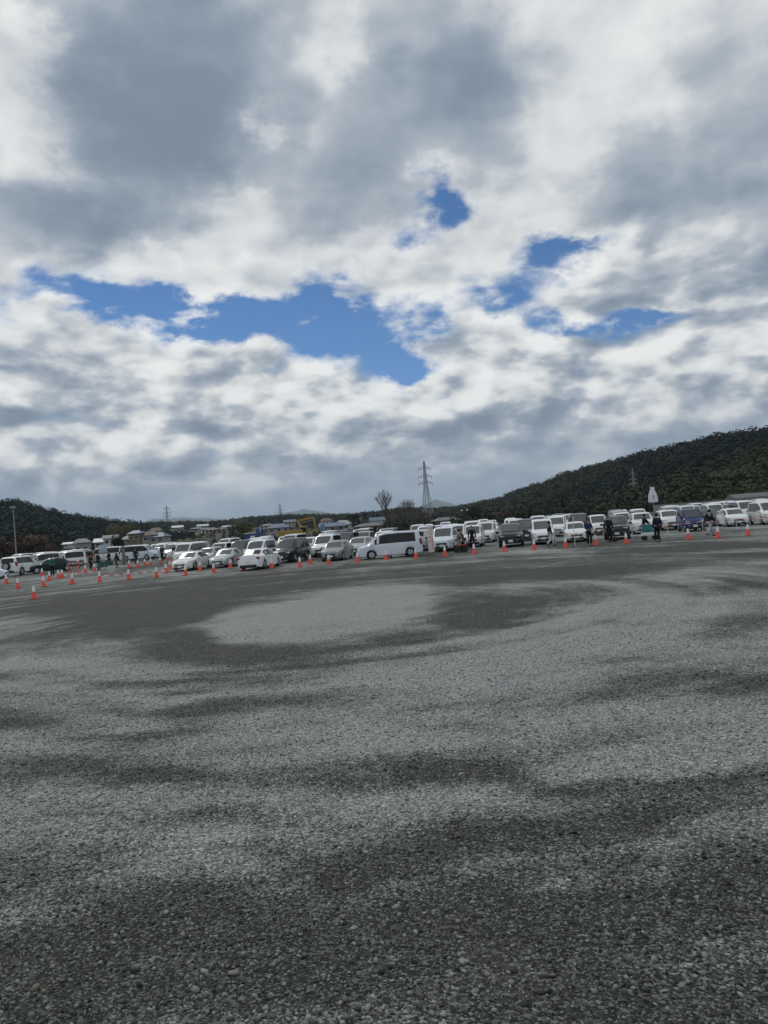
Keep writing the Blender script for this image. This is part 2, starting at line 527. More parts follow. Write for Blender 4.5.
def wear_tone_at(x, y):
    wx = (fbm(x * 0.5, y * 0.5, 3, 4) - 0.5) * 1.6
    wy = (fbm(x * 0.5 + 40, y * 0.35, 9, 4) - 0.5) * 2.4
    xs, ys = x + wx, y + wy
    px, py = to_px(xs, np.maximum(ys, 1.5))
    infront = (y > 1.5)
    w = ellipses(WEAR, px, py) - ellipses(LIGHT, px, py)
    w = np.where(infront, w, 0)
    r = np.hypot(x - TURN[0], y - TURN[1]); th = np.arctan2(y - TURN[1], x - TURN[0])
    streak = fbm(r * 1.1, th * 1.6 + 30, 21, 5) - 0.5
    patch = fbm(xs * 0.28, ys * 0.22, 33, 5) - 0.5
    rut = fbm(r * 3.2, th * 1.1 + 12, 61, 4) - 0.5
    arc = y + 0.010 * (x + 2) ** 2
    sweep = fbm(x * 0.22 + 50, np.log(np.maximum(arc, 1.0)) * 5.5, 77, 4, .55) - 0.5
    calm = 1 - .40 * np.exp(-(r / 9.0) ** 2)
    w = 0.365 + sweep * 1.5 * calm + 0.36 * np.clip((5.0 - y) / 1.5, 0, 1) + 0.26 * np.clip((9.0 - y) / 4.5, 0, 1) + 0.22 * np.clip((y - 24) / 12, 0, 1) + w * 0.74 + streak * 1.05 * calm + rut * 0.75 * calm + patch * 0.5  # worn patches and noise, plus darker ramps toward the viewer and far side
    return np.clip(w, 0, 1)


def axis(lo, hi, segs, far):
    a = []
    for (p, q, st) in segs:
        a += list(np.arange(p, q, st))
    a = [v for v in a]
    step = segs[-1][2]
    v = segs[-1][1]
    while v < far:
        a.append(v); step *= 1.35; v += step
    a.append(far)
    step = segs[0][2]; v = segs[0][0] - step; pre = []
    while v > lo:
        pre.append(v); step *= 1.35; v -= step
    pre.append(lo)
    return np.array(pre[::-1] + a)


XS = axis(-16000, 16000, [(-70, -18, .6), (-18, 18, .2), (18, 70, .6)], 16000)
YS = axis(-3000, 30, [(-4, 3, .4), (3, 26, .2), (26, 150, .5)], 16000)
gx, gy = np.meshgrid(XS, YS)
gv = np.stack([gx.ravel(), gy.ravel(), gz(gx.ravel(), gy.ravel())], 1)
nx, ny = len(XS), len(YS)
ii = np.arange((nx - 1) * (ny - 1)); q0 = (ii // (nx - 1)) * nx + ii % (nx - 1)
gf = np.stack([q0, q0 + 1, q0 + nx + 1, q0 + nx], 1)


def fast_mesh(name, verts, faces, mats, attrs=None, smooth=False):
    me = bpy.data.meshes.new(name)
    n, k = faces.shape
    me.vertices.add(len(verts)); me.vertices.foreach_set('co', np.ascontiguousarray(verts, dtype=np.float32).ravel())
    me.loops.add(n * k); me.loops.foreach_set('vertex_index', np.ascontiguousarray(faces, dtype=np.int32).ravel())
    me.polygons.add(n); me.polygons.foreach_set('loop_start', np.arange(0, n * k, k, dtype=np.int32))
    me.polygons.foreach_set('loop_total', np.full(n, k, dtype=np.int32))
    if smooth: me.polygons.foreach_set('use_smooth', np.ones(n, dtype=bool))
    for m in (mats if isinstance(mats, (list, tuple)) else [mats]): me.materials.append(m)
    me.update(calc_edges=True); me.validate()
    for key, val in (attrs or {}).items():
        a = me.attributes.new(key, 'FLOAT', 'POINT'); a.data.foreach_set('value', np.ascontiguousarray(val, dtype=np.float32))
    return me


def gravel_material():
    m, nt, N, L, b = new_mat('gravel_ground')
    g = NG(nt)
    at_ = N.new('ShaderNodeAttribute'); at_.attribute_name = 'wear_tone'
    geo = N.new('ShaderNodeNewGeometry')
    Pn = geo.outputs['Position']
    wear_tone = at_.outputs['Fac']
    nz = g.noise(Pn, 1.3, 6, 0.65)
    nz2 = g.noise(Pn, 7.0, 5, 0.7)
    wn_ = g.math('ADD', wear_tone, g.math('MULTIPLY', g.math('SUBTRACT', nz, 0.5), 0.9))
    wn_ = g.math('ADD', wn_, g.math('MULTIPLY', g.math('SUBTRACT', nz2, 0.5), 0.9))
    def cells(scale):
        v = N.new('ShaderNodeTexVoronoi'); v.voronoi_dimensions = '2D'; v.feature = 'F1'
        v.inputs['Scale'].default_value = scale; L.new(Pn, v.inputs['Vector'])
        sepc = N.new('ShaderNodeSeparateColor'); L.new(v.outputs['Color'], sepc.inputs[0])
        return v.outputs['Distance'], sepc.outputs
    d1, c1 = cells(52.0)
    d2, c2 = cells(105.0)
    wn_ = g.math('ADD', wn_, g.math('MULTIPLY', g.math('SUBTRACT', c1[1], 0.5), 0.55))
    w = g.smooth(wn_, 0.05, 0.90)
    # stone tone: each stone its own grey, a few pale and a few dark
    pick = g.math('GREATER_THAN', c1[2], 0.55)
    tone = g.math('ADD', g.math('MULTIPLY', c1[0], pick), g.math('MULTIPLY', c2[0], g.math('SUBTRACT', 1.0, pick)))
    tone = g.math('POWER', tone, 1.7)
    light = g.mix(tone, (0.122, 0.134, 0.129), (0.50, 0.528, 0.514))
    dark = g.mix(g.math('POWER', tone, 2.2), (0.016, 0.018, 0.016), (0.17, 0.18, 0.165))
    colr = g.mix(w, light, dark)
    # sandy brown tinge here and there
    br = g.smooth(g.noise(Pn, 0.35, 4, 0.6), 0.52, 0.72, 0.0, 0.35)
    colr = g.mix(br, colr, g.mix(0.5, colr, (0.13, 0.11, 0.085)))
    # beyond the lot: dry winter grass and soil
    sepp = N.new('ShaderNodeSeparateXYZ'); L.new(Pn, sepp.inputs[0])
    far = g.smooth(g.math('ADD', sepp.outputs[1], g.math('MULTIPLY', nz, 30.0)), 150.0, 185.0)
    grass = g.mix(g.noise(Pn, 0.08, 5, 0.6), (0.030, 0.038, 0.018), (0.085, 0.070, 0.040))
    colr = g.mix(far, colr, grass)
    L.new(colr, b.inputs['Base Color'])
    b.inputs['Roughness'].default_value = 0.9
    b.inputs['Specular IOR Level'].default_value = 0.25
    hgt = g.math('ADD', g.math('MULTIPLY', g.math('SUBTRACT', 0.6, d1), 0.6), g.math('MULTIPLY', g.math('SUBTRACT', 0.6, d2), 0.4))
    hgt = g.math('ADD', hgt, g.math('MULTIPLY', c1[1], 0.5))
    bp = N.new('ShaderNodeBump'); bp.inputs['Strength'].default_value = 0.8; bp.inputs['Distance'].default_value = 0.010
    L.new(hgt, bp.inputs['Height']); L.new(bp.outputs[0], b.inputs['Normal'])
    return m


M_GROUND = gravel_material()
wear_tone_v = wear_tone_at(gv[:, 0], gv[:, 1])
ground = link('ground', fast_mesh('ground', gv, gf, M_GROUND, {'wear_tone': wear_tone_v}, smooth=True))
tag(ground, kind='structure')

# loose stones lying on the sheet near the viewer (uncountable: one object)
ICO_V = []; ICO_F = []
_bm = bmesh.new(); bmesh.ops.create_icosphere(_bm, subdivisions=1, radius=1.0)
_bm.verts.index_update()
ICO_V = np.array([v.co[:] for v in _bm.verts]); ICO_F = np.array([[v.index for v in f.verts] for f in _bm.faces]); _bm.free()


def make_gravel():
    pts = []
    for (y0, y1, dens) in ((2.6, 5.5, 1300), (5.5, 8.0, 950), (8.0, 11.0, 560), (11.0, 15.0, 280), (15.0, 20.0, 110)):
        n = int((y1 - y0) * 2 * (y1 * 0.56 + 1.2) * dens)
        y = RNG.uniform(y0, y1, n); x = RNG.uniform(-1, 1, n) * (y1 * 0.56 + 1.2)
        k = np.abs(x) < y * 0.56 + 1.2
        pts.append(np.stack([x[k], y[k]], 1))
    p = np.concatenate(pts)
    w = wear_tone_at(p[:, 0], p[:, 1])
    keep = RNG.uniform(0, 1, len(p)) > w * 0.45
    p, w = p[keep], w[keep]
    n = len(p)
    size = np.clip(RNG.lognormal(math.log(0.0080), 0.42, n), 0.004, 0.024)
    dirs = RNG.normal(0, 1, (n, 12, 1)) * 0.27 + 1.0
    sc = np.stack([RNG.uniform(.8, 1.35, n), RNG.uniform(.7, 1.1, n), RNG.uniform(.35, .75, n)], 1)
    V = ICO_V[None] * dirs * sc[:, None, :]
    a = RNG.uniform(0, 2 * PI, n); t = RNG.normal(0, 0.3, n)
    y2 = V[:, :, 1] * np.cos(t)[:, None] - V[:, :, 2] * np.sin(t)[:, None]
    z2 = V[:, :, 1] * np.sin(t)[:, None] + V[:, :, 2] * np.cos(t)[:, None]
    x2 = V[:, :, 0]
    xr = x2 * np.cos(a)[:, None] - y2 * np.sin(a)[:, None]; yr = x2 * np.sin(a)[:, None] + y2 * np.cos(a)[:, None]
    V = np.stack([xr, yr, z2], 2) * size[:, None, None]
    V[:, :, 0] += p[:, 0][:, None]; V[:, :, 1] += p[:, 1][:, None]
    V[:, :, 2] += (gz(p[:, 0], p[:, 1]) + size * 0.22)[:, None]
    Fc = (ICO_F[None] + (np.arange(n) * 12)[:, None, None]).reshape(-1, 3)
    tone = RNG.uniform(0, 1, n) ** 1.5
    m, nt, N, L, b = new_mat('loose_stone')
    g = NG(nt)
    a1 = N.new('ShaderNodeAttribute'); a1.attribute_name = 'tone'
    a2 = N.new('ShaderNodeAttribute'); a2.attribute_name = 'wear_tone'
    lightc = g.mix(a1.outputs['Fac'], (0.12, 0.130, 0.125), (0.50, 0.525, 0.51))
    darkc = g.mix(a1.outputs['Fac'], (0.016, 0.018, 0.016), (0.27, 0.285, 0.26))
    a3 = N.new('ShaderNodeAttribute'); a3.attribute_name = 'rust'
    base = g.mix(g.smooth(a2.outputs['Fac'], 0.12, 0.8), lightc, darkc)
    L.new(g.mix(a3.outputs['Fac'], base, g.mix(0.6, base, (.20, .15, .10))), b.inputs['Base Color'])
    b.inputs['Roughness'].default_value = 0.85; b.inputs['Specular IOR Level'].default_value = 0.3
    o = link('gravel', fast_mesh('gravel', V.reshape(-1, 3), Fc, m, {'tone': np.repeat(tone, 12), 'rust': np.repeat((RNG.uniform(0, 1, n) > .90) * RNG.uniform(.3, 1, n), 12), 'wear_tone': np.repeat(w, 12)}))
    tag(o, kind='stuff')
    return n


make_gravel()

# ------------------------------------------------------------------ cars
def interp(tab, x):
    return float(np.interp(x, [t[0] for t in tab], [t[1] for t in tab]))


# profile tables run from the tail (-) to the nose (+): belt height, roof height, half widths
SPECS = {
    'minivan': dict(L=4.70, wheels=(1.40, -1.42), wr=0.325, sill=0.24,
                    belt=[(-2.35, .62), (-2.27, 1.02), (1.2, 1.0), (1.62, .98), (2.2, .84), (2.35, .62)],
                    top=[(-2.35, .70), (-2.31, 1.06), (-2.16, 1.70), (-1.9, 1.84), (-.6, 1.88), (.35, 1.85), (.72, 1.76), (1.62, 1.06), (1.95, .99), (2.25, .86), (2.35, .70)],
                    hw=[(-2.35, .72), (-2.2, .83), (-1.8, .86), (1.6, .86), (2.1, .80), (2.35, .62)],
                    ht=[(-2.35, .66), (-2.16, .70), (-1.7, .73), (.5, .73), (1.62, .72), (2.1, .66), (2.35, .52)],
                    wind=(.72, 1.62), rear=(-2.31, -2.14), side=(-1.84, 1.14), face=(.47, .70)),
    'kei': dict(L=3.40, wheels=(1.22, -1.20), wr=0.28, sill=0.22,
                belt=[(-1.70, .60), (-1.64, .98), (.9, .97), (1.25, .95), (1.6, .80), (1.70, .58)],
                top=[(-1.70, .66), (-1.67, 1.02), (-1.56, 1.62), (-1.36, 1.73), (-.3, 1.77), (.45, 1.75), (.70, 1.68), (1.22, 1.02), (1.4, .96), (1.62, .82), (1.70, .66)],
                hw=[(-1.70, .64), (-1.58, .72), (1.2, .735), (1.55, .69), (1.70, .58)],
                ht=[(-1.70, .60), (-1.56, .63), (-1.2, .655), (.5, .655), (1.22, .63), (1.55, .57), (1.70, .5)],
                wind=(.70, 1.22), rear=(-1.67, -1.55), side=(-1.42, 1.04), face=(.45, .66)),
    'hatchback': dict(L=4.05, wheels=(1.28, -1.25), wr=0.305, sill=0.21,
                      belt=[(-2.02, .58), (-1.93, .95), (.8, .91), (1.2, .89), (1.85, .72), (2.02, .52)],
                      top=[(-2.02, .66), (-1.98, .99), (-1.62, 1.34), (-1.2, 1.46), (-.3, 1.50), (.25, 1.47), (.50, 1.40), (1.2, .95), (1.55, .87), (1.88, .74), (2.02, .58)],
                      hw=[(-2.02, .68), (-1.85, .80), (-1.3, .85), (1.2, .85), (1.75, .78), (2.02, .58)],
                      ht=[(-2.02, .6), (-1.62, .57), (-1.2, .61), (.4, .62), (1.2, .70), (1.7, .66), (2.02, .48)],
                      wind=(.50, 1.2), rear=(-1.95, -1.50), side=(-1.42, .98), face=(.40, .60)),
    'sedan': dict(L=4.70, wheels=(1.42, -1.36), wr=0.325, sill=0.20,
                  belt=[(-2.35, .56), (-2.24, .92), (-1.6, .93), (.7, .89), (1.15, .87), (2.1, .70), (2.35, .50)],
                  top=[(-2.35, .62), (-2.26, .98), (-1.65, 1.02), (-.95, 1.35), (-.6, 1.42), (-.1, 1.44), (.22, 1.41), (.42, 1.35), (1.15, .93), (1.6, .86), (2.15, .73), (2.35, .56)],
                  hw=[(-2.35, .70), (-2.15, .83), (-1.5, .89), (1.2, .89), (2.0, .81), (2.35, .58)],
                  ht=[(-2.35, .62), (-1.65, .70), (-.95, .58), (-.3, .61), (.3, .61), (1.15, .72), (1.9, .70), (2.35, .48)],
                  wind=(.42, 1.15), rear=(-1.62, -.92), side=(-1.2, .96), face=(.38, .58)),
    'suv': dict(L=4.60, wheels=(1.36, -1.34), wr=0.36, sill=0.28,
                belt=[(-2.30, .70), (-2.2, 1.08), (.9, 1.05), (1.2, 1.04), (2.1, .92), (2.30, .66)],
                top=[(-2.30, .78), (-2.26, 1.12), (-2.0, 1.58), (-1.7, 1.68), (-.6, 1.73), (.1, 1.71), (.4, 1.63), (1.15, 1.12), (1.6, 1.06), (2.12, .96), (2.30, .74)],
                hw=[(-2.30, .76), (-2.1, .88), (-1.5, .93), (1.3, .93), (2.0, .88), (2.30, .70)],
                ht=[(-2.30, .68), (-2.0, .66), (-1.5, .69), (.3, .69), (1.15, .76), (1.9, .74), (2.30, .58)],
                wind=(.40, 1.15), rear=(-2.25, -1.94), side=(-1.80, .92), face=(.48, .74)),
    'offroader': dict(L=4.55, wheels=(1.38, -1.34), wr=0.39, sill=0.36,
                      belt=[(-2.27, .74), (-2.22, 1.14), (.8, 1.12), (1.1, 1.10), (2.1, 1.0), (2.27, .72)],
                      top=[(-2.27, .82), (-2.25, 1.18), (-2.17, 1.72), (-1.95, 1.84), (-.6, 1.88), (.1, 1.85), (.38, 1.78), (.98, 1.18), (1.6, 1.12), (2.12, 1.04), (2.27, .84)],
                      hw=[(-2.27, .82), (-2.15, .90), (-1.5, .93), (1.3, .93), (2.0, .90), (2.27, .76)],
                      ht=[(-2.27, .74), (-2.15, .72), (-1.6, .74), (.3, .74), (1.0, .78), (1.9, .78), (2.27, .66)],
                      wind=(.38, .98), rear=(-2.245, -2.15), side=(-2.02, .80), face=(.55, .82)),
    'van': dict(L=4.75, wheels=(1.55, -1.35), wr=0.325, sill=0.26,
                belt=[(-2.37, .70), (-2.33, 1.10), (1.6, 1.08), (1.95, 1.05), (2.25, .88), (2.37, .60)],
                top=[(-2.37, .78), (-2.355, 1.14), (-2.28, 1.86), (-2.05, 1.96), (-.5, 1.99), (1.0, 1.96), (1.38, 1.86), (2.05, 1.12), (2.2, 1.04), (2.30, .9), (2.37, .68)],
                hw=[(-2.37, .78), (-2.25, .84), (1.8, .845), (2.2, .80), (2.37, .66)],
                ht=[(-2.37, .72), (-2.2, .73), (1.2, .74), (2.0, .74), (2.2, .70), (2.37, .58)],
                wind=(1.38, 2.05), rear=(-2.35, -2.27), side=(-2.12, 1.82), face=(.42, .68)),
}
KIND_WORD = {'minivan': 'people carrier', 'kei': 'small boxy car', 'hatchback': 'hatchback', 'sedan': 'saloon', 'suv': 'SUV', 'offroader': 'off-road car', 'van': 'delivery van'}
CAT = {'minivan': 'minivan', 'kei': 'car', 'hatchback': 'car', 'sedan': 'car', 'suv': 'SUV', 'offroader': 'SUV', 'van': 'van'}


def car_meshes(kind):
    s = SPECS[kind]
    L, wr, sill = s['L'], s['wr'], s['sill']
    belt, top, hw, ht = s['belt'], s['top'], s['hw'], s['ht']
    ra = wr + 0.06
    xs = set()
    for t in (belt, top, hw, ht): xs |= {round(p[0], 3) for p in t}
    arch = {}
    for wx in s['wheels']:
        xs = {x for x in xs if abs(x - wx) > ra * 0.995}
        for k in (-1, -.86, -.6, -.3, 0, .3, .6, .86, 1):
            x = round(wx + k * ra, 3); xs.add(x)
            arch[x] = max(sill, wr + ra * math.sqrt(max(0, 1 - k * k)) * 0.98)
        for k in (-1, 1): arch[round(wx + k * ra, 3)] = sill
    for t in (top,):
        for p in t:
            if all(abs(p[0] - x) > .04 for x in xs): xs.add(round(p[0], 3))
    xs = sorted(xs)
    ring = []

    def dims(x):
        b, t_, h, r = interp(belt, x), interp(top, x), interp(hw, x), interp(ht, x)
        r = min(r, h - 0.01)
        if t_ < b + 0.03: t_ = b + 0.03
        return b, t_, h, r

    def side_pt(x, f):
        b, t_, h, r = dims(x)
        edge = t_ - min(0.06, (t_ - b) * 0.5)
        return h + (r - h) * f, b + (edge - b) * f

    V = []; Fc = []
    for x in xs:
        b, t_, h, r = dims(x)
        zb = arch.get(x, sill + (0.05 if abs(x) > L / 2 - .15 else 0))
        zb = min(zb, b - .05)
        zm = zb + (b - zb) * 0.55
        edge = t_ - min(0.06, (t_ - b) * 0.5)
        half = [(h * 0.965, zb), (h + 0.012, zm), (h, b), (r, edge), (r * 0.82, t_ - 0.012), (r * 0.4, t_ + .004)]
        V += [(x, -y, z) for y, z in half] + [(x, y, z) for y, z in half[::-1]]
    n = 12
    for i in range(len(xs) - 1):
        for k in range(n):
            k2 = (k + 1) % n
            Fc.append((i * n + k, i * n + k2, (i + 1) * n + k2, (i + 1) * n + k))
    Fc.append(tuple(range(n))); Fc.append(tuple((len(xs) - 1) * n + k for k in range(n))[::-1])
    out = {}
    mb = MB().add(V, Fc)
    out['body'] = (mb.mesh('body', PAINT['white'], 24), None)
    # dark floor pan between the wheels
    mb = MB(); mb.box((0, 0, sill + 0.05), (L * 0.93, 1.1 if kind == 'kei' else 1.3, 0.16))
    out['underbody'] = (mb.mesh('underbody', M_BLACK), M_BLACK)

    # glass: panes lie a few mm proud of the shell
    def pane(rows, thick=0.012):
        """rows: list of lists of (point, normal)."""
        mb = MB(); m_ = len(rows[0]); vs = []; fs = []
        for sgn in (0.007, -thick):
            for row in rows:
                for p, nrm in row: vs.append(Vector(p) + Vector(nrm) * sgn)
        o = len(rows) * m_
        for i in range(len(rows) - 1):
            for j in range(m_ - 1):
                a = i * m_ + j
                fs.append((a, a + 1, a + m_ + 1, a + m_))
                fs.append((o + a, o + a + m_, o + a + m_ + 1, o + a + 1))
        for i in range(len(rows) - 1):
            for j in (0, m_ - 1):
                a = i * m_ + j; fs.append((a, a + m_, o + a + m_, o + a))
        for j in range(m_ - 1):
            for i in (0, len(rows) - 1):
                a = i * m_ + j; fs.append((a, a + 1, o + a + 1, o + a))
        return mb.add(vs, fs)

    def top_pane(x0, x1, a0, a1):
        rows = []
        for f in np.linspace(a0, a1, 5):
            x = x0 + (x1 - x0) * f
            b, t_, h, r = dims(x)
            e = 0.02
            t2 = dims(x + e)[1]; t1 = dims(x - e)[1]
            nrm = Vector((-(t2 - t1), 0, 2 * e)).normalized()
            row = []
            for yf in (-.86, -.4, 0, .4, .86):
                z = t_ + (0.004 if abs(yf) < .5 else -0.018)
                row.append(((x, yf * r, z), nrm))
            rows.append(row)
        return rows
    out['windscreen'] = (pane(top_pane(*s['wind'], .06, .90)).mesh('windscreen', M_GLASS, 40), M_GLASS)
    out['rear_window'] = (pane(top_pane(*s['rear'], .10, .92)).mesh('rear_window', M_SIDEGLASS, 40), M_SIDEGLASS)
    for sg in (-1, 1):
        x0, x1 = s['side']
        sx = sorted({x0, x1} | {x for x in xs if x0 < x < x1})
        rows = []
        for f in (.07, .5, .90):
            row = []
            for x in sx:
                y, z = side_pt(x, f)
                row.append(((x, sg * y, z), Vector((0, sg, 0.25)).normalized()))
            rows.append(row)
        out['side_window' + ('' if sg < 0 else '#')] = (pane(rows).mesh('side_window', M_SIDEGLASS, 40), M_SIDEGLASS)
    # nose and tail details
    z0, z1 = s['face']
    xf = L / 2

    def nose_x(y, z):
        # the nose is widest aft: find the shell along a level line
        for x in np.linspace(xf, xf - .7, 60):
            b, t_, h, r = dims(x)
            if h >= abs(y) and t_ >= z: return x
        return xf - .6
    hwm = interp(hw, 0)
    for sg in (-1, 1):
        mb = MB(); rows = []
        for zf in (0, 1):
            row = []
            for yf in (.44, .60, .76, .91):
                y = hwm * yf; z = z0 + .04 + (z1 - z0 + .11) * (zf * (1 - .25 * (.9 - yf)) + (yf - .5) * .15)
                row.append(((nose_x(y, z), sg * y, z), Vector((1, sg * .35, .25)).normalized()))
            rows.append(row)
        out['headlight' + ('' if sg < 0 else '#')] = (pane(rows, .05).mesh('headlight', M_LAMP, 40), M_LAMP)
        mb = MB(); tz = interp(belt, -L / 2 + .1)
        vs, fs = bevel_box((-L / 2 + .13, sg * (interp(hw, -L / 2 + .13) - .07), tz - .07 if kind in ('sedan', 'hatchback', 'suv') else tz + .02), (.20, .20, .17 if kind in ('sedan', 'hatchback', 'suv') else .42), .03)
        out['tail_light' + ('' if sg < 0 else '#')] = (MB().add(vs, fs).mesh('tail_light', M_TAIL, 40), M_TAIL)
        mb = MB(); mx = s['wind'][1] - .30; my, mz = side_pt(mx, .12)
        vs, fs = bevel_box((mx, sg * (my + .12), mz + .05), (.10, .22, .16), .035)
        out['mirror' + ('' if sg < 0 else '#')] = (MB().add(vs, fs).mesh('mirror', PAINT['white'], 40), None)

    def nose_panel(yw, za, zb_, thick):
        rows = []
        for z in (za, (za + zb_) / 2, zb_):
            rows.append([((nose_x(y, z), y, z), Vector((1, 0, .1)).normalized()) for y in np.linspace(-yw, yw, 7)])
        return pane(rows, thick)
    out['grille'] = (nose_panel(hwm * .46, z0 + .02, z1 + .06, .04).mesh('grille', M_BLACK), M_BLACK)
    out['bumper_intake'] = (nose_panel(hwm * .80, sill + .03, z0 - .04, .04).mesh('bumper_intake', M_BLACK), M_BLACK)
    mb = MB().box((nose_x(0, z0) + .022, 0, z0 - .02), (.02, .33, .165))
    out['number_plate'] = (mb.mesh('number_plate', M_PLATE), M_PLATE)
    mb = MB().box((-L / 2 - .012, 0, interp(belt, -L / 2) + .02), (.02, .33, .165))
    out['number_plate#'] = (mb.mesh('number_plate', M_PLATE), M_PLATE)
    mb = MB(); vs, fs = bevel_box((-L / 2 + .03, 0, sill + .10), (.10, hwm * 1.4, .16), .02)
    out['rear_skirt'] = (mb.add(vs, fs).mesh('rear_skirt', M_BLACK), M_BLACK)
    return out


WHEELS = {}


def wheel_meshes(wr):
    k = round(wr, 3)
    if k not in WHEELS:
        w = .20
        prof = [(wr * .62, -w / 2 + .01), (wr * .93, -w / 2), (wr, -w / 2 + .03), (wr, w / 2 - .03), (wr * .93, w / 2), (wr * .62, w / 2 - .01)]
        ty = MB().lathe(prof, 20, axis='y').mesh('wheel', M_TYRE, 40)
        mb = MB().lathe([(wr * .64, -.055), (wr * .64, .055)], 20, axis='y')
        for sg in (-1, 1):
            for q in range(5):
                a = 2 * PI * q / 5
                m_ = Matrix.Rotation(a, 4, 'Y')
                mb.box(m_ @ Vector((0, sg * .083, wr * .33)), (wr * .16, .03, wr * .56), 0, m_)
            mb.lathe([(wr * .14, sg * .06), (wr * .12, sg * .105)], 10, axis='y')
            mb.lathe([(wr * .66, sg * .078), (wr * .60, sg * .103)], 20, axis='y')
        WHEELS[k] = (ty, mb.mesh('rim', M_RIM, 40))
    return WHEELS[k]


PROTO = {}


def L_half(s):
    return s['L'] / 2


def car(kind, colour, loc, H, label, group, name=None):
    """A car whose nose points along compass heading H (0 = away from the viewer, clockwise)."""
    if kind not in PROTO: PROTO[kind] = car_meshes(kind)
    s = SPECS[kind]
    cname = {'minivan': 'people_carrier', 'kei': 'boxy_car', 'hatchback': 'hatchback_car', 'sedan': 'saloon_car', 'suv': 'suv_car', 'offroader': 'offroad_car', 'van': 'delivery_van'}[kind]
    root = empty(name or cname, loc, R(90 - H))
    tag(root, label, CAT[kind], group)
    for part, (me, m) in PROTO[kind].items():
        o = link(part.rstrip('#'), me, root)
        if m is None:
            o.material_slots[0].link = 'OBJECT'; o.material_slots[0].material = PAINT[colour]
    ty, rim = wheel_meshes(s['wr'])
    if kind == 'offroader':
        w = link('spare_wheel', ty, root); w.location = (-L_half(s) - .12, .05, .98); w.rotation_euler = (0, 0, PI / 2)
        link('rim', rim, w)
        MB().add(*bevel_box((-L_half(s) - .03, .05, .98), (.16, .3, .3), .03)).build('spare_carrier', M_BLACK, root)
    for wx in s['wheels']:
        for sg in (-1, 1):
            w = link('wheel', ty, root); w.location = (wx, sg * (interp(s['hw'], wx) - .115), s['wr'])
            link('rim', rim, w)
    return root


GR1 = 'cars parked behind the cone line'
FOOT = []


def put(px, d, kind, H, colour, label, group=GR1):
    p = place(px, d)
    r = car(kind, colour, p, H, label, group)
    FOOT.append((px, p.x, p.y, SPECS[kind]['L'], 2 * interp(SPECS[kind]['hw'], 0), R(90 - H), label))
    return r


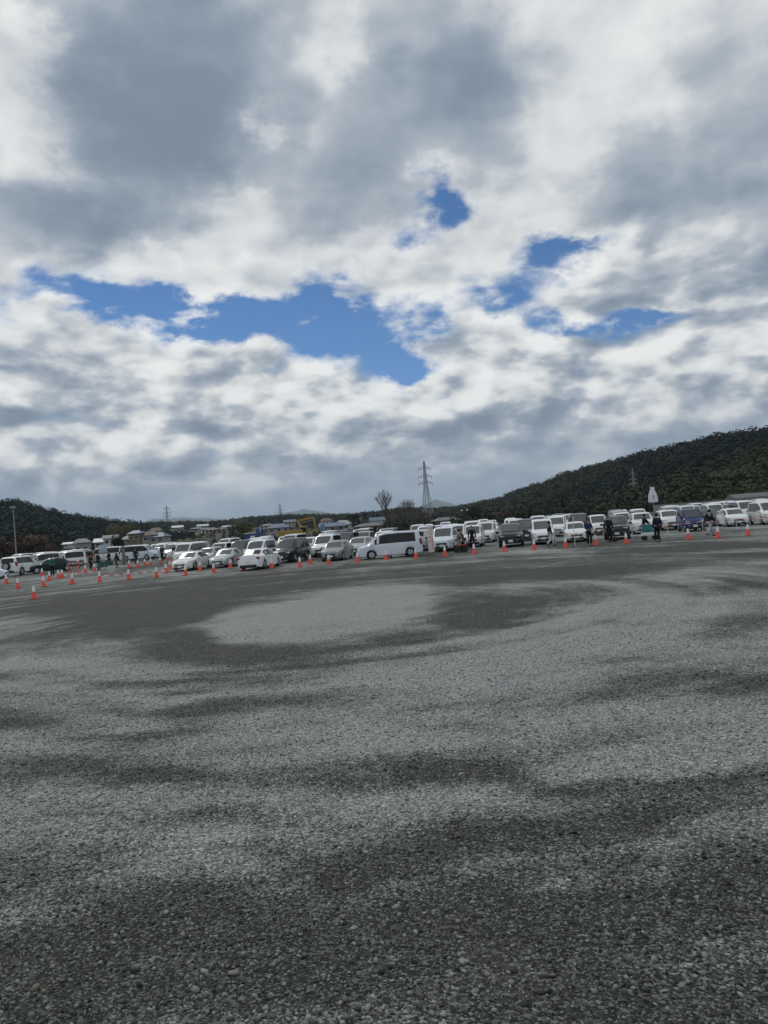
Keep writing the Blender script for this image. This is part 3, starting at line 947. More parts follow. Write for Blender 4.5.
H0 = 190
CARS = [  # column, metres ahead, kind, heading, colour, label, short name for what stands behind it
    (-17, 68, 'hatchback', 80, 'bluewhite', 'small white hatchback at the far left, tail beside the outermost cones', None),
    (22, 74, 'offroader', 6, 'white', 'white off-road car with a black spare wheel on its tail', 'the white off-road car'),
    (52, 75.5, 'sedan', 240, 'green', 'dark green saloon beside the white off-road car', 'the dark green saloon'),
    (41, 87, 'minivan', 212, 'silver', 'silver people carrier standing directly behind the dark green saloon', 'the silver people carrier'),
    (67, 90, 'minivan', 208, 'white', 'white people carrier between the dark green saloon and the tan car', 'the white carrier by the tan car'),
    (81, 97, 'kei', 205, 'tan', 'tan boxy car, the only brownish one in the lot', 'the tan boxy car'),
    (108, 104, 'van', 262, 'white', 'white van in side view behind the teal stall table, nose to the left', 'the left-facing white van'),
    (139, 99, 'van', 102, 'bluewhite', 'white van in side view beside the grey upright panel, nose to the right', 'the right-facing white van'),
    (160, 104, 'hatchback', 215, 'bluewhite', 'white hatchback just right of the right-facing white van', 'the hatchback by the side-on van'),
    (176, 95, 'minivan', 200, 'pearl', 'white people carrier behind the people in black by the left saloon', 'the carrier by the people in black'),
    (193, 60, 'sedan', H0, 'pearl', 'pearl white saloon facing the cones, leftmost of the near row', 'the pearl white saloon'),
    (211, 68, 'hatchback', H0, 'silver', 'silver hatchback half hidden between the pearl saloon and the silver saloon', None),
    (229, 61, 'sedan', H0, 'silver', 'silver saloon facing the cones, left of the white saloon seen from the rear', 'the silver saloon'),
    (243, 71, 'minivan', 186, 'navy', 'dark people carrier behind the silver saloon', None),
    (261, 66, 'minivan', H0, 'white', 'white people carrier directly behind the rear-facing white saloon', 'the carrier behind the rear-facing saloon'),
    (261, 54.5, 'sedan', 12, 'white', 'white saloon seen from the rear, closest car to the cones', None),
    (292, 61, 'minivan', H0 + 3, 'black', 'black people carrier right of the rear-facing white saloon', 'the black people carrier'),
    (309, 68, 'suv', H0, 'pearl', 'white SUV half hidden behind the black people carrier', None),
    (328, 66, 'minivan', H0 + 2, 'white', 'white people carrier with a bold front behind the grey hatchback', 'the carrier behind the grey hatchback'),
    (338, 58, 'hatchback', H0 + 2, 'grey', 'grey hatchback facing the cones, left of the white carrier in side view', 'the grey hatchback'),
    (348, 72, 'minivan', H0, 'black', 'black people carrier showing behind the grey hatchback', None),
    (361, 64, 'hatchback', H0 + 4, 'silver', 'silver hatchback behind the nose of the side-on white carrier', 'the silver hatchback'),
    (390, 55.5, 'minivan', 263, 'bluewhite', 'white people carrier in full side view, nose to the left', 'the side-on white carrier'),
    (423, 64, 'suv', 14, 'silver', 'silver SUV seen from behind, just left of the upright banner', 'the silver SUV by the banner'),
    (446, 60, 'minivan', H0 + 2, 'bluewhite', 'white people carrier right of the upright banner', 'the carrier by the banner'),
    (458, 67, 'minivan', H0, 'white', 'white people carrier behind the pair with the hand cart', None),
    (475, 63, 'kei', H0 + 2, 'white', 'small white boxy car behind the lone standing person near the hand cart', 'the small car by the hand cart'),
    (487, 70, 'minivan', H0 + 1, 'pearl', 'white people carrier left of and behind the black SUV', 'the carrier left of the black SUV'),
    (512, 58.5, 'suv', H0 + 1, 'black', 'black SUV with a white number plate, facing the cones', 'the black SUV'),
    (527, 68, 'minivan', H0, 'navy', 'dark people carrier half hidden right of the black SUV', None),
    (543, 59, 'minivan', H0, 'white', 'white people carrier behind the walker in white trousers', 'the carrier by the white-trousered walker'),
    (557, 72, 'minivan', H0, 'white', 'white people carrier behind and between a carrier and the white stake', 'the carrier left of the stake'),
    (576, 58, 'hatchback', H0 + 1, 'white', 'white hatchback behind the thin white stake', 'the hatchback by the stake'),
    (598, 67, 'kei', H0, 'white', 'small white boxy car half hidden left of the navy SUV', None),
    (617, 57, 'suv', H0 + 6, 'navy', 'dark navy SUV behind the person in the long black coat', 'the navy SUV'),
    (642, 63, 'suv', H0 + 2, 'pearl', 'white SUV behind the teal handcart', 'the SUV by the teal handcart'),
    (669, 66, 'suv', H0, 'white', 'white SUV left of the blue boxy car', 'the SUV by the blue car'),
    (691, 60, 'kei', H0, 'blue', 'bright blue boxy car, the only blue one', 'the blue boxy car'),
    (709, 68, 'hatchback', H0 + 2, 'green', 'dark green hatchback half hidden behind the striding person', None),
    (714, 77, 'minivan', H0, 'white', 'white people carrier two cars behind the striding person', 'the green hatchback'),
    (733, 63, 'hatchback', H0, 'white', 'white hatchback with a black grille right of the striding person', 'the hatchback with the black grille'),
    (743, 73, 'van', H0, 'white', 'tall white van behind the hatchback with the black grille', None),
    (767, 62, 'minivan', H0, 'pearl', 'pearl white people carrier cut by the right edge of view', 'the carrier at the right edge'),
]
for (px, d, kind, H, colour, label, key) in CARS:
    put(px, d, kind, H, colour, label)

# the further rows: mostly white, only roofs and screens showing over the near row
rows = {'one row behind': 13.5, 'two rows behind': 25, 'far back in line with': 40, 'furthest back behind': 54}
cyc = ['minivan', 'van', 'minivan', 'kei', 'minivan', 'suv', 'van', 'hatchback', 'kei', 'minivan']
ccy = ['white', 'pearl', 'white', 'silver', 'white', 'black', 'pearl', 'white', 'navy', 'white', 'grey', 'bluewhite', 'white', 'silver', 'white', 'pearl', 'black', 'white', 'white', 'pearl', 'white']
CWORD = {'white': 'white', 'pearl': 'pearl white', 'silver': 'silver', 'black': 'black', 'bluewhite': 'cool white', 'grey': 'grey', 'navy': 'dark navy'}
rr = random.Random(5)


def hits(x, y, L, W, a):
    for (_, X, Y, L2, W2, a2, _l) in FOOT:
        if abs(X - x) + abs(Y - y) > 9: continue
        # separating axis test of two rectangles on the ground
        def corners(cx, cy, l, w, t, g):
            u = Vector((math.cos(t), math.sin(t))); v = Vector((-u.y, u.x))
            return [Vector((cx, cy)) + u * (sx * (l / 2 + g)) + v * (sy * (w / 2 + g)) for sx in (-1, 1) for sy in (-1, 1)], (u, v)
        c1, ax1 = corners(x, y, L, W, a, .12); c2, ax2 = corners(X, Y, L2, W2, a2, .0)
        if all(min(max(p.dot(ax) for p in c1), max(p.dot(ax) for p in c2)) > max(min(p.dot(ax) for p in c1), min(p.dot(ax) for p in c2)) for ax in ax1 + ax2):
            return True
    return False


q = 0
for where, back in rows.items():
    for (px, d, kind, H, colour, label, key) in CARS:
        if not key: continue
        k2 = cyc[(q * 7 + 3) % len(cyc)]; c2 = ccy[(q * 5 + 1) % len(ccy)]; q += 1
        base = max(d, 57 + 0.0) if px > 180 else min(d, 92)
        L, W = SPECS[k2]['L'], 2 * interp(SPECS[k2]['hw'], 0)
        for tr in range(12):
            dd = base + back + rr.uniform(-1.2, 1.2) + tr * 1.3
            pp = px + rr.uniform(-6, 6)
            p = place(pp, dd); h = H0 + rr.uniform(-3, 3)
            if not hits(p.x, p.y, L, W, R(90 - h)): break
        else: continue
        put(pp, dd, k2, h, c2, f'{CWORD[c2]} {KIND_WORD[k2]} {where} {key}', 'cars in the rows further back')

for i, a in enumerate(FOOT):
    sub = FOOT[:i]
    full = FOOT; FOOT = sub
    if hits(a[1], a[2], a[3] - .2, a[4] - .2, a[5]): print('CAR OVERLAP', a[0], a[6])
    FOOT = full

# ------------------------------------------------------------------ traffic cones
def cone_proto():
    root = empty('traffic_cone')
    vs, fs = bevel_box((0, 0, .025), (.38, .38, .05), .018)
    MB().add(vs, fs).build('base', M_CONEB, root, 40)
    MB().lathe([(.150, .05), (.142, .075), (.093, .40)], 20).build('body', M_CONE, root, 40)
    MB().lathe([(.096, .395), (.094, .41), (.053, .655), (.046, .665)], 20).build('reflective_sleeve', M_CONEW, root, 40)
    MB().lathe([(.046, .66), (.040, .695), (.030, .705)], 16).build('top_ring', M_CONEW, root, 40)
    return root


cone0 = cone_proto()
register(cone0)
CONES = [
    (34, 599, 'orange cone standing nearest the viewer, apart from the line at the left'),
    (18.3, 588.6, 'orange cone left of the nearest cone, below the off-road car'),
    (6.5, 584, 'orange cone at the far left edge, by the cut-off white hatchback'),
    (43.8, 586.6, 'orange cone below the dark green saloon, second nearest to the viewer'),
    (49.5, 580.6, 'orange cone between the green-jacketed person and the second nearest cone'),
    (42.3, 576.2, 'orange cone with a tall white top at the nose of the green saloon'),
    (58.6, 578.6, 'left one of two cones side by side right of the green saloon'),
    (62.4, 578.2, 'right one of two cones side by side right of the green saloon'),
    (72.2, 584, 'orange cone straight below the striped red barricade'),
    (85.6, 573, 'orange cone below the tan boxy car'),
    (94.6, 571.2, 'orange cone left of the teal stall table'),
    (100, 581.8, 'orange cone in front of the teal stall table, nearest to it'),
    (129, 579.6, 'orange cone in the near line below the grey upright panel'),
    (129.6, 568, 'orange cone standing right at the foot of the grey upright panel'),
    (138, 567.4, 'orange cone behind the tape below the right-facing white van'),
    (145, 565.8, 'left one of two touching cones by the front wheel of the right-facing van'),
    (150.8, 565.4, 'right one of two touching cones by the front wheel of the right-facing van'),
    (156.6, 577.4, 'orange cone in the near line between the grey panel and the pearl saloon'),
    (166, 573, 'orange cone in the near line, left neighbour of the pearl saloon'),
    (170.4, 569.4, 'orange cone beside the left headlight of the pearl saloon'),
    (160.4, 564, 'orange cone in the far line left of the people in black'),
    (167.6, 560.8, 'orange cone in the far line closest to the hatchback by the side-on van'),
    (173.6, 561.8, 'orange cone in the far line at the feet of the people in black'),
    (185.8, 575.4, 'orange cone below the left front corner of the pearl saloon'),
    (200.2, 571, 'orange cone below the right front corner of the pearl saloon'),
    (214, 573, 'orange cone below the gap between the pearl and the silver saloon'),
    (230.6, 568.4, 'orange cone in front of the silver saloon'),
    (243, 570.6, 'orange cone at the left rear corner of the rear-facing white saloon'),
    (271.6, 568.6, 'orange cone at the right rear corner of the rear-facing white saloon'),
    (300, 567, 'orange cone in front of the black people carrier'),
    (310.4, 564, 'orange cone in front of the gap right of the black people carrier'),
    (328.8, 564.6, 'orange cone in front of the grey hatchback'),
    (357.8, 562.4, 'orange cone at the nose of the side-on white carrier'),
    (386.6, 560, 'orange cone at the feet of the person by the side-on carrier'),
    (416.2, 558.8, 'orange cone at the tail of the side-on white carrier'),
    (445.2, 556.2, 'orange cone between the upright banner and the hand cart'),
    (474.4, 554.2, 'orange cone in front of the lone standing person by the hand cart'),
    (504.6, 551.6, 'orange cone in front of the black SUV'),
    (534.2, 549.8, 'orange cone left of the walker in white trousers'),
    (565.6, 547.8, 'orange cone between the white-trousered walker and the thin stake'),
    (595.8, 545.2, 'orange cone right of the person in the navy jacket'),
    (626.6, 543.6, 'orange cone in front of the navy SUV'),
    (688.6, 539.6, 'orange cone in front of the blue boxy car'),
    (718, 537.8, 'orange cone just right of the striding person'),
    (748, 535.4, 'orange cone at the right end of the line, before the pearl carrier'),
]
CONE_AT = {}
for i, (px, py, label) in enumerate(CONES):
    o = cone0 if i == 0 else copy_tree(cone0)
    p = on_ground(px, py)
    o.location = p; o.rotation_euler = (R(rr.uniform(-2.2, 2.2)), R(rr.uniform(-2.2, 2.2)), rr.uniform(0, PI))
    CONE_AT[px] = p
    tag(o, label, 'traffic cone', 'orange traffic cones fencing the lot')

# ------------------------------------------------------------------ people
def skin_mesh(name, verts, edges, mats, sub=1):
    me = bpy.data.meshes.new(name + '_cage')
    me.from_pydata([v[0] for v in verts], edges, [])
    o = bpy.data.objects.new(name + '_cage', me); COL.objects.link(o)
    md = o.modifiers.new('skin', 'SKIN'); md.use_smooth_shade = True
    if not me.skin_vertices: me.skin_vertices.new() if hasattr(me.skin_vertices, 'new') else None
    sv = me.skin_vertices[0].data
    for i, v in enumerate(verts):
        r = v[1]; sv[i].radius = r if isinstance(r, tuple) else (r, r)
    sv[0].use_root = True
    ss = o.modifiers.new('sub', 'SUBSURF'); ss.levels = sub; ss.render_levels = sub
    dg = bpy.context.evaluated_depsgraph_get()
    dg.update()
    out = bpy.data.meshes.new_from_object(o.evaluated_get(dg))
    out.name = name
    bpy.data.objects.remove(o); bpy.data.meshes.remove(me)
    out.materials.clear()
    for m in mats: out.materials.append(m)
    out.polygons.foreach_set('use_smooth', [True] * len(out.polygons))
    return out


CLOTH = {}


def cloth(col):
    if col not in CLOTH:
        CLOTH[col] = mat('cloth_%d' % len(CLOTH), col, 0.85, spec=0.2, vary=0.2, vscale=4)
    return CLOTH[col]


def limb(a, b, bend, fwd):
    """Knee or elbow of a two-bone limb from a to b with half length bend each."""
    a, b = Vector(a), Vector(b); d = b - a; L = d.length
    h = math.sqrt(max(bend * bend - L * L / 4, 0.0004))
    f = Vector(fwd) - d.normalized() * Vector(fwd).dot(d.normalized())
    return (a + b) / 2 + f.normalized() * h


def person(loc, H, label, top, legs, height=1.68, lean=0.0, stride=0.0, arms='down', hair=(0.012, 0.01, 0.01), long_coat=False, group='people along the cone line', hood=False):
    k = height / 1.70
    c, s_ = math.cos(lean), math.sin(lean)

    def L_(x, y, z):      # lean the upper body about the hips
        if z > .93:
            dz = z - .93
            x, z = x * c + dz * s_, .93 + dz * c - x * s_
        return Vector((x, y, z)) * k
    st = stride
    ank = {1: Vector((st * .42, .10, .085 + (0 if st >= 0 else .05 * abs(st)))) * k, -1: Vector((-st * .46, -.10, .085 + .10 * abs(st))) * k}
    hip = {q: Vector((0, .095 * q, .90)) * k for q in (1, -1)}
    kne = {q: limb(hip[q], ank[q], .43 * k, (1, 0, 0)) for q in (1, -1)}
    sh = {q: L_(0, .185 * q, 1.40) for q in (1, -1)}
    if arms == 'down':
        wr = {q: L_(.05 + .16 * st * -q, .26 * q, .90) for q in (1, -1)}
        wr = {q: Vector((wr[q].x, wr[q].y, .86 * k + s_ * .0)) for q in wr}
    elif arms == 'front':
        wr = {q: L_(.34, .13 * q, 1.05) for q in (1, -1)}
    elif arms == 'cart':
        wr = {q: L_(.42, .20 * q, 1.0) for q in (1, -1)}
    else:   # one hand raised to the face, the other down
        wr = {1: L_(.20, .12, 1.45), -1: L_(.06, -.25, .95)}
    elb = {q: limb(sh[q], wr[q], .285 * k, (-1, q * .5, -.2)) for q in (1, -1)}
    hd = {q: (wr[q] - elb[q]).normalized() for q in (1, -1)}

    V = []; E = []

    def add(p, r, par=None):
        V.append((tuple(p), (r[0] * k, r[1] * k) if isinstance(r, tuple) else r * k))
        if par is not None: E.append((par, len(V) - 1))
        return len(V) - 1
    pel = add(L_(0, 0, .95), (.14, .11)); wai = add(L_(0, 0, 1.10), (.125, .10), pel); che = add(L_(0, 0, 1.30), (.15, .105), wai)
    nk = add(L_(-.005, 0, 1.44), .065, che); nk2 = add(L_(.012, 0, 1.50), .052, nk)
    h1 = add(L_(.03, 0, 1.56), (.066, .075), nk2); h2 = add(L_(.025, 0, 1.63), (.076, .092), h1); add(L_(.012, 0, 1.69), (.055, .066), h2)
    for q in (1, -1):
        s0 = add(sh[q], .058, che); e0 = add(elb[q], .043, s0); w0 = add(wr[q], .028, e0)
        pm = add(wr[q] + hd[q] * .055 * k, (.036, .020), w0)
        side = Vector((1, 0, 0)) - hd[q] * hd[q].x
        side = side.normalized(); bendv = hd[q].cross(side) * q
        for fi, (off, ln) in enumerate(((.030, .070), (.011, .080), (-.010, .075), (-.030, .058))):
            k1 = wr[q] + (hd[q] * .095 + side * off) * k
            f1 = add(k1, .0095, pm); f2 = add(k1 + (hd[q] * ln * .5 - bendv * .008) * k, .0088, f1)
            add(k1 + (hd[q] * ln * .9 - bendv * .028) * k, .0075, f2)
        t1 = add(wr[q] + (hd[q] * .035 + side * .040) * k, .012, pm); add(wr[q] + (hd[q] * .080 + side * .062) * k, .0095, t1)
        hp = add(hip[q], .085, pel); kn = add(kne[q], .058, hp); an = add(ank[q], .040, kn)
        add(ank[q] + Vector((.13, 0, -.045)) * k, .036, an)
    body = skin_mesh('person', V, E, [M_SKIN, M_HAIR, cloth((.35, .08, .07))])
    # face: nose, ears, eyes, mouth joined to the one body mesh
    bm = bmesh.new(); bm.from_mesh(body)

    def ball(p, r, mi, sc=(1, 1, 1)):
        res = bmesh.ops.create_icosphere(bm, subdivisions=1, radius=r * k)
        for v in res['verts']: v.co = Vector((v.co.x * sc[0], v.co.y * sc[1], v.co.z * sc[2])) + p
        for f in {f for v in res['verts'] for f in v.link_faces}: f.material_index = mi; f.smooth = True
    ball(L_(.118, 0, 1.60), .016, 0, (1.1, .8, 1.3))
    for q in (1, -1):
        ball(L_(.103, .032 * q, 1.625), .010, 1); ball(L_(.02, .082 * q, 1.605), .024, 0, (.8, .4, 1.2))
    ball(L_(.107, 0, 1.562), .016, 2, (.4, 1.4, .4))
    bm.to_mesh(body); bm.free()
    root = link('person', body)
    root.location = loc; root.rotation_euler = (0, 0, R(90 - H))
    tag(root, label, 'person', group)
    # jacket
    V = []; E = []
    pel = add(L_(0, 0, .86 if not long_coat else .96), (.175, .145)); wai = add(L_(0, 0, 1.10), (.165, .135), pel); che = add(L_(0, 0, 1.31), (.18, .135), wai)
    add(L_(0, 0, 1.46), .082, che)
    for q in (1, -1):
        s0 = add(sh[q], .082, che); e0 = add(elb[q], .066, s0); add(wr[q] - hd[q] * .01 * k, .050, e0)
    if long_coat:
        low = add(Vector((0, 0, .55)) * k, (.20, .17), pel)
    o = link('jacket', skin_mesh('jacket', V, E, [cloth(top)]), root)
    V = []; E = []
    pel = add(L_(0, 0, .96), (.155, .125))
    for q in (1, -1):
        hp = add(hip[q] - Vector((0, 0, .03)) * k, .100, pel); kn = add(kne[q], .078, hp); add(ank[q] + Vector((0, 0, .03)) * k, .066, kn)
    link('trousers', skin_mesh('trousers', V, E, [cloth(legs)]), root)
    for q in (1, -1):
        vs, fs = bevel_box((0, 0, 0), (.27 * k, .10 * k, .085 * k), .03 * k)
        a = ank[q]
        MB().add([Vector(v) + a + Vector((.06 * k, 0, -.042 * k)) for v in vs], fs).build('shoe', M_DARKMETAL, root, 50)
    # hair or hood: a shell over the top and back of the head
    bm = bmesh.new(); bmesh.ops.create_uvsphere(bm, u_segments=16, v_segments=10, radius=1.0)
    for v in bm.verts:
        v.co = Vector((v.co.x * .106, v.co.y * (.100 if not hood else .115), v.co.z * .118))
    bmesh.ops.delete(bm, geom=[v for v in bm.verts if v.co.x > .045 and v.co.z < .035 or v.co.z < -.07], context='VERTS')
    for v in bm.verts: v.co = L_(v.co.x + .008, v.co.y, v.co.z + 1.625)
    hm = bpy.data.meshes.new('hair'); bm.to_mesh(hm); bm.free()
    hm.materials.append(cloth(top) if hood else cloth(hair)); hm.polygons.foreach_set('use_smooth', [True] * len(hm.polygons))
    hobj = link('hood' if hood else 'hair', hm, root)
    so = hobj.modifiers.new('thickness', 'SOLIDIFY'); so.thickness = .012
    return root


BLK, NAV, CHAR = (.012, .012, .014), (.012, .016, .04), (.025, .026, .03)


def stand(px, py):
    return on_ground(px, py)


person(stand(52.6, 576), 150, 'person in a green jacket and dark trousers before the dark green saloon', (.02, .11, .08), BLK, arms='front')
person(stand(90.6, 569.5), 120, 'person holding something pink low down left of the teal stall table', BLK, NAV, height=1.5, lean=.25, arms='front')
person(stand(98.6, 570.4), 100, 'person in black at the left end of the teal stall table', BLK, BLK, arms='front')
person(stand(109.8, 567.4), 230, 'hooded person in black behind the teal stall table', BLK, CHAR, hood=True, arms='front')
person(stand(117.6, 567.2), 250, 'dark-clothed person right of the teal stall table near the grey panel', NAV, BLK, lean=.15)
person(stand(136.4, 564.2), 180, 'person in black by the side of the right-facing white van', BLK, BLK)
person(stand(162.6, 560.8), 200, 'small far person in dark clothes near the hatchback by the side-on van', CHAR, BLK)
person(stand(175.6, 561), 170, 'person in a black coat, left one of the pair by the pearl saloon', BLK, BLK, height=1.75)
person(stand(183.6, 559.6), 200, 'person in black, right one of the pair by the pearl saloon', BLK, CHAR, height=1.72)
person(stand(389.6, 557.4), 20, 'person in a black jacket standing against the side-on white carrier', BLK, (.02, .025, .035), height=1.72, arms='front')
person(stand(458.2, 551.6), 100, 'person in a beige coat bending over the red hand cart', (.30, .26, .20), (.33, .30, .25), lean=.35, arms='cart')
person(stand(464.6, 551), 262, 'person in dark clothes stooping across from the beige coat', (.05, .05, .045), BLK, lean=.5, arms='cart')
person(stand(473, 549.4), 190, 'lone person in dark navy standing right of the hand cart', NAV, BLK, height=1.76)
person(stand(550.8, 546.2), 95, 'person walking in white trousers and a black jacket', BLK, (.58, .59, .58), stride=.55, height=1.72)
person(stand(589.6, 545.8), 175, 'person in a navy jacket right of the thin white stake', (.02, .03, .09), BLK, height=1.76, arms='front')
person(stand(609.8, 541.8), 185, 'person in a long black coat before the navy SUV', BLK, BLK, height=1.78, long_coat=True)
person(stand(644.6, 537.2), 90, 'person in black pushing the teal handcart', BLK, BLK, lean=.15, arms='cart')
person(stand(658.6, 542.2), 350, 'person in dark navy standing right of the teal handcart', (.013, .018, .045), BLK, height=1.82)
person(stand(710.6, 536), 65, 'person striding in pale grey trousers and a black top', BLK, (.36, .40, .43), stride=.9, height=1.74, lean=.08)

# bag on the ground by the person in the long black coat
bag = empty('duffel_bag', stand(613.6, 541.4), .2)
tag(bag, 'black duffel bag on the ground by the long black coat', 'bag')
vs, fs = bevel_box((0, 0, .17), (.62, .32, .32), .09, 3); MB().add(vs, fs).build('body', M_BLACK, bag, 60)
MB().tube([(-.14, .05, .32), (-.09, .04, .44), (.09, .04, .44), (.14, .05, .32)], .014).build('handle', M_DARKMETAL, bag, 60)

# ------------------------------------------------------------------ carts, stall, signs
def wheel_small(root, loc, r, w=.05, name='wheel'):
    MB().lathe([(r * .75, -w / 2), (r, -w / 2 + .01), (r, w / 2 - .01), (r * .75, w / 2)], 16, axis='y', c=loc).build(name, M_TYRE, root, 40)


t = empty('handcart', stand(650, 540), R(-8))
tag(t, 'teal box handcart on a white trolley base', 'handcart')
vs, fs = bevel_box((0, 0, .78), (.92, .55, .46), .05); MB().add(vs, fs).build('box', M_TEAL, t, 40)
vs, fs = bevel_box((0, 0, 1.03), (.97, .60, .05), .02); MB().add(vs, fs).build('lid', M_TEAL, t, 40)
vs, fs = bevel_box((0, 0, .42), (1.0, .58, .24), .03); MB().add(vs, fs).build('trolley', M_CONEW, t, 40)
MB().tube([(-.5, -.24, .45), (-.66, -.24, .98), (-.66, .24, .98), (-.5, .24, .45)], .016).build('handle', M_STEEL, t, 60)
for sx in (-.36, .36):
    for sy in (-.25, .25): wheel_small(t, (sx, sy, .16), .16)

t = empty('hand_cart', stand(461, 552.3), R(6))
tag(t, 'red two-wheeled hand cart between the stooping pair', 'hand cart')
vs, fs = bevel_box((0, 0, .52), (.95, .5, .08), .02); M_DULLRED = mat('dull_red', (.24, .03, .03), .7); MB().add(vs, fs).build('tray', M_DULLRED, t, 40)
MB().box((.47, 0, .64), (.03, .48, .16)).build('end_board', M_DULLRED, t)
MB().tube([(-.45, -.2, .52), (-.9, -.2, .88), (-.9, .2, .88), (-.45, .2, .52)], .018).build('handle', M_STEEL, t, 60)
for sy in (-.30, .30):
    for sx in (-.27, .24): wheel_small(t, (sx, sy, .24), .24, .06)
MB().tube([(.42, 0, .5), (.42, 0, .03)], .02).build('leg', M_STEEL, t, 60)

M_TEALCLOTH = mat('faded_teal_cloth', (.035, .10, .10), .85, vary=.2, vscale=2)
t = empty('stall_table', stand(106, 570), R(4))
tag(t, 'folding table under a teal cloth with people round it', 'table')
vs, fs = bevel_box((0, 0, .80), (1.2, .7, .04), .01); MB().add(vs, fs).build('tabletop', M_TEAL, t, 40)
mb = MB(); n = 40
for i in range(n):      # hanging cloth with soft folds
    pass
prof = []
for k in range(2):
    for i in range(n):
        a = 2 * PI * i / n; u = math.copysign(min(abs(math.cos(a)) * 1.4, 1), math.cos(a)); v = math.copysign(min(abs(math.sin(a)) * 1.4, 1), math.sin(a))
        e = 1 + (.05 * math.sin(i * 2.4) if k == 0 else 0)
        prof.append((u * .61 * e, v * .36 * e, .30 if k == 0 else .825))
mb.add(prof, [(i, (i + 1) % n, n + (i + 1) % n, n + i) for i in range(n)] + [tuple(n + i for i in range(n))])
mb.build('cloth', M_TEALCLOTH, t, 60)
for sx in (-.52, .52):
    for sy in (-.28, .28): MB().tube([(sx, sy, .78), (sx, sy, 0)], .016).build('leg', M_STEEL, t, 60)


def board_sign(name, px, py, label, w, h, z0, m, cat, text=None, rz=0.0, thick=.04, post=.025):
    t = empty(name, stand(px, py), R(rz)); tag(t, label, cat)
    MB().tube([(0, .05, 0), (0, .05, z0 + h * .9)], post).build('post', M_STEEL, t, 60)
    vs, fs = bevel_box((0, 0, z0 + h / 2), (w, thick, h), .012); p = MB().add(vs, fs).build('panel', m, t, 40)
    return t, p


board_sign('notice_board', 104.4, 570.6, 'square bluish white notice board on a post above the stall table', .80, .70, 1.65, mat('bluish_board', (.36, .42, .52), .7), 'sign')
t, _ = board_sign('small_notice', 111.4, 574.4, 'low white notice panel on the ground before the stall table', .50, .62, .10, mat('pale_board', (.42, .45, .46), .7), 'sign')
t, _ = board_sign('upright_panel', 124.2, 565.4, 'tall narrow grey panel between the two side-on white vans', .32, 2.05, .06, M_GREYPANEL, 'panel')

# red and white folding barricade
t = empty('barricade', stand(74.5, 575.6), R(6))
tag(t, 'red and white striped folding barricade at the left', 'barricade')
for sg in (-1, 1):
    for sx in (-.44, .44): MB().tube([(sx, sg * .30, 0), (sx, sg * .03, 1.25)], .02).build('leg', M_CONEB, t, 60)
for kz in range(3):
    z = .35 + kz * .34
    mb = MB()
    for i in range(8):
        x0 = -.50 + i * .125
        mb.box((x0 + .0625, -.26 + z * .19, z), (.124, .03, .20), (i + kz) % 2)
    mb.build('striped_board', [mat('faded_red', (.40, .10, .09), .7), mat('faded_white', (.42, .41, .40), .7)], t)

# upright banner of cloth on a light frame, red brush lettering down its right side
t = empty('banner_stand', stand(432, 556.6), R(5))
tag(t, 'tall white banner with red vertical lettering on two legs', 'banner')
vs, fs = bevel_box((0, 0, 1.23), (.42, .05, 1.86), .015); sheet = MB().add(vs, fs).build('cloth_panel', mat('pinkish_cloth', (.70, .64, .64), .85, vary=.06), t, 40)
for sx in (-.15, .15):
    MB().tube([(sx, .035, 0), (sx, .035, 2.1)], .017).build('leg', M_DARKMETAL, t, 60)
for sx in (-.15, .15): MB().tube([(sx, .03, .04), (sx, .55, .02)], .015).build('foot', M_DARKMETAL, t, 60)
mb = MB(); r3 = random.Random(3)
for g_ in range(7):
    zc = 2.0 - g_ * .235
    for s in range(5):
        if s % 2: mb.box((.105 + r3.uniform(-.03, .03), -.0285, zc + r3.uniform(-.02, .02)), (.016, .005, .13))
        else: mb.box((.105, -.029 - .001 * s, zc + r3.uniform(-.08, .08)), (.10, .004, .02))
for g_ in range(4):
    mb.box((-.06, -.0285, 1.95 - g_ * .3), (.05, .004, .16))
mb.build('lettering', M_REDINK, t)

# white covered sign on a pole
t = empty('covered_sign', stand(656.2, 536), R(0))
tag(t, 'white cloth-covered sign on a tall thin pole', 'sign')
ptop = at(652.9, 487, t.location.y); hh = ptop.z - t.location.z
MB().tube([(0, .04, 0), (0, .04, hh - .4)], .035).build('pole', M_STEEL, t, 60)
mb = MB(); prof = [(.34, 0), (.37, .08), (.355, .3), (.29, .62), (.20, .85), (.16, .93), (.165, 1.10), (.15, 1.13)]
vs = []; n = 20
for (r_, z) in prof:
    for i in range(n):
        a = 2 * PI * i / n
        vs.append((r_ * math.cos(a) * (1 + .03 * math.sin(5 * a)), .30 * r_ * math.sin(a), hh - 1.13 + z))
fs = [(i * n + j, i * n + (j + 1) % n, (i + 1) * n + (j + 1) % n, (i + 1) * n + j) for i in range(len(prof) - 1) for j in range(n)]
fs += [tuple(range(n))[::-1], tuple((len(prof) - 1) * n + j for j in range(n))]
mb.add(vs, fs).build('cloth_cover', M_WHITECLOTH, t, 60)
mb = MB(); mb.box((0.03, -.115, hh - .78), (.03, .01, .40)); mb.box((-.03, -.113, hh - .70), (.03, .01, .26)); mb.build('print', M_BLUEINK, t)

# thin stakes and the striped tape strung between them
def stake(px, py, h, label, m=M_CONEW):
    p = stand(px, py)
    o = MB().tube([(0, 0, 0), (0, 0, h)], [.022, .018], 10).build('stake', m, None, 60)
    o.location = p
    tag(o, label, 'stake', 'thin stakes holding the tape')
    return p, h


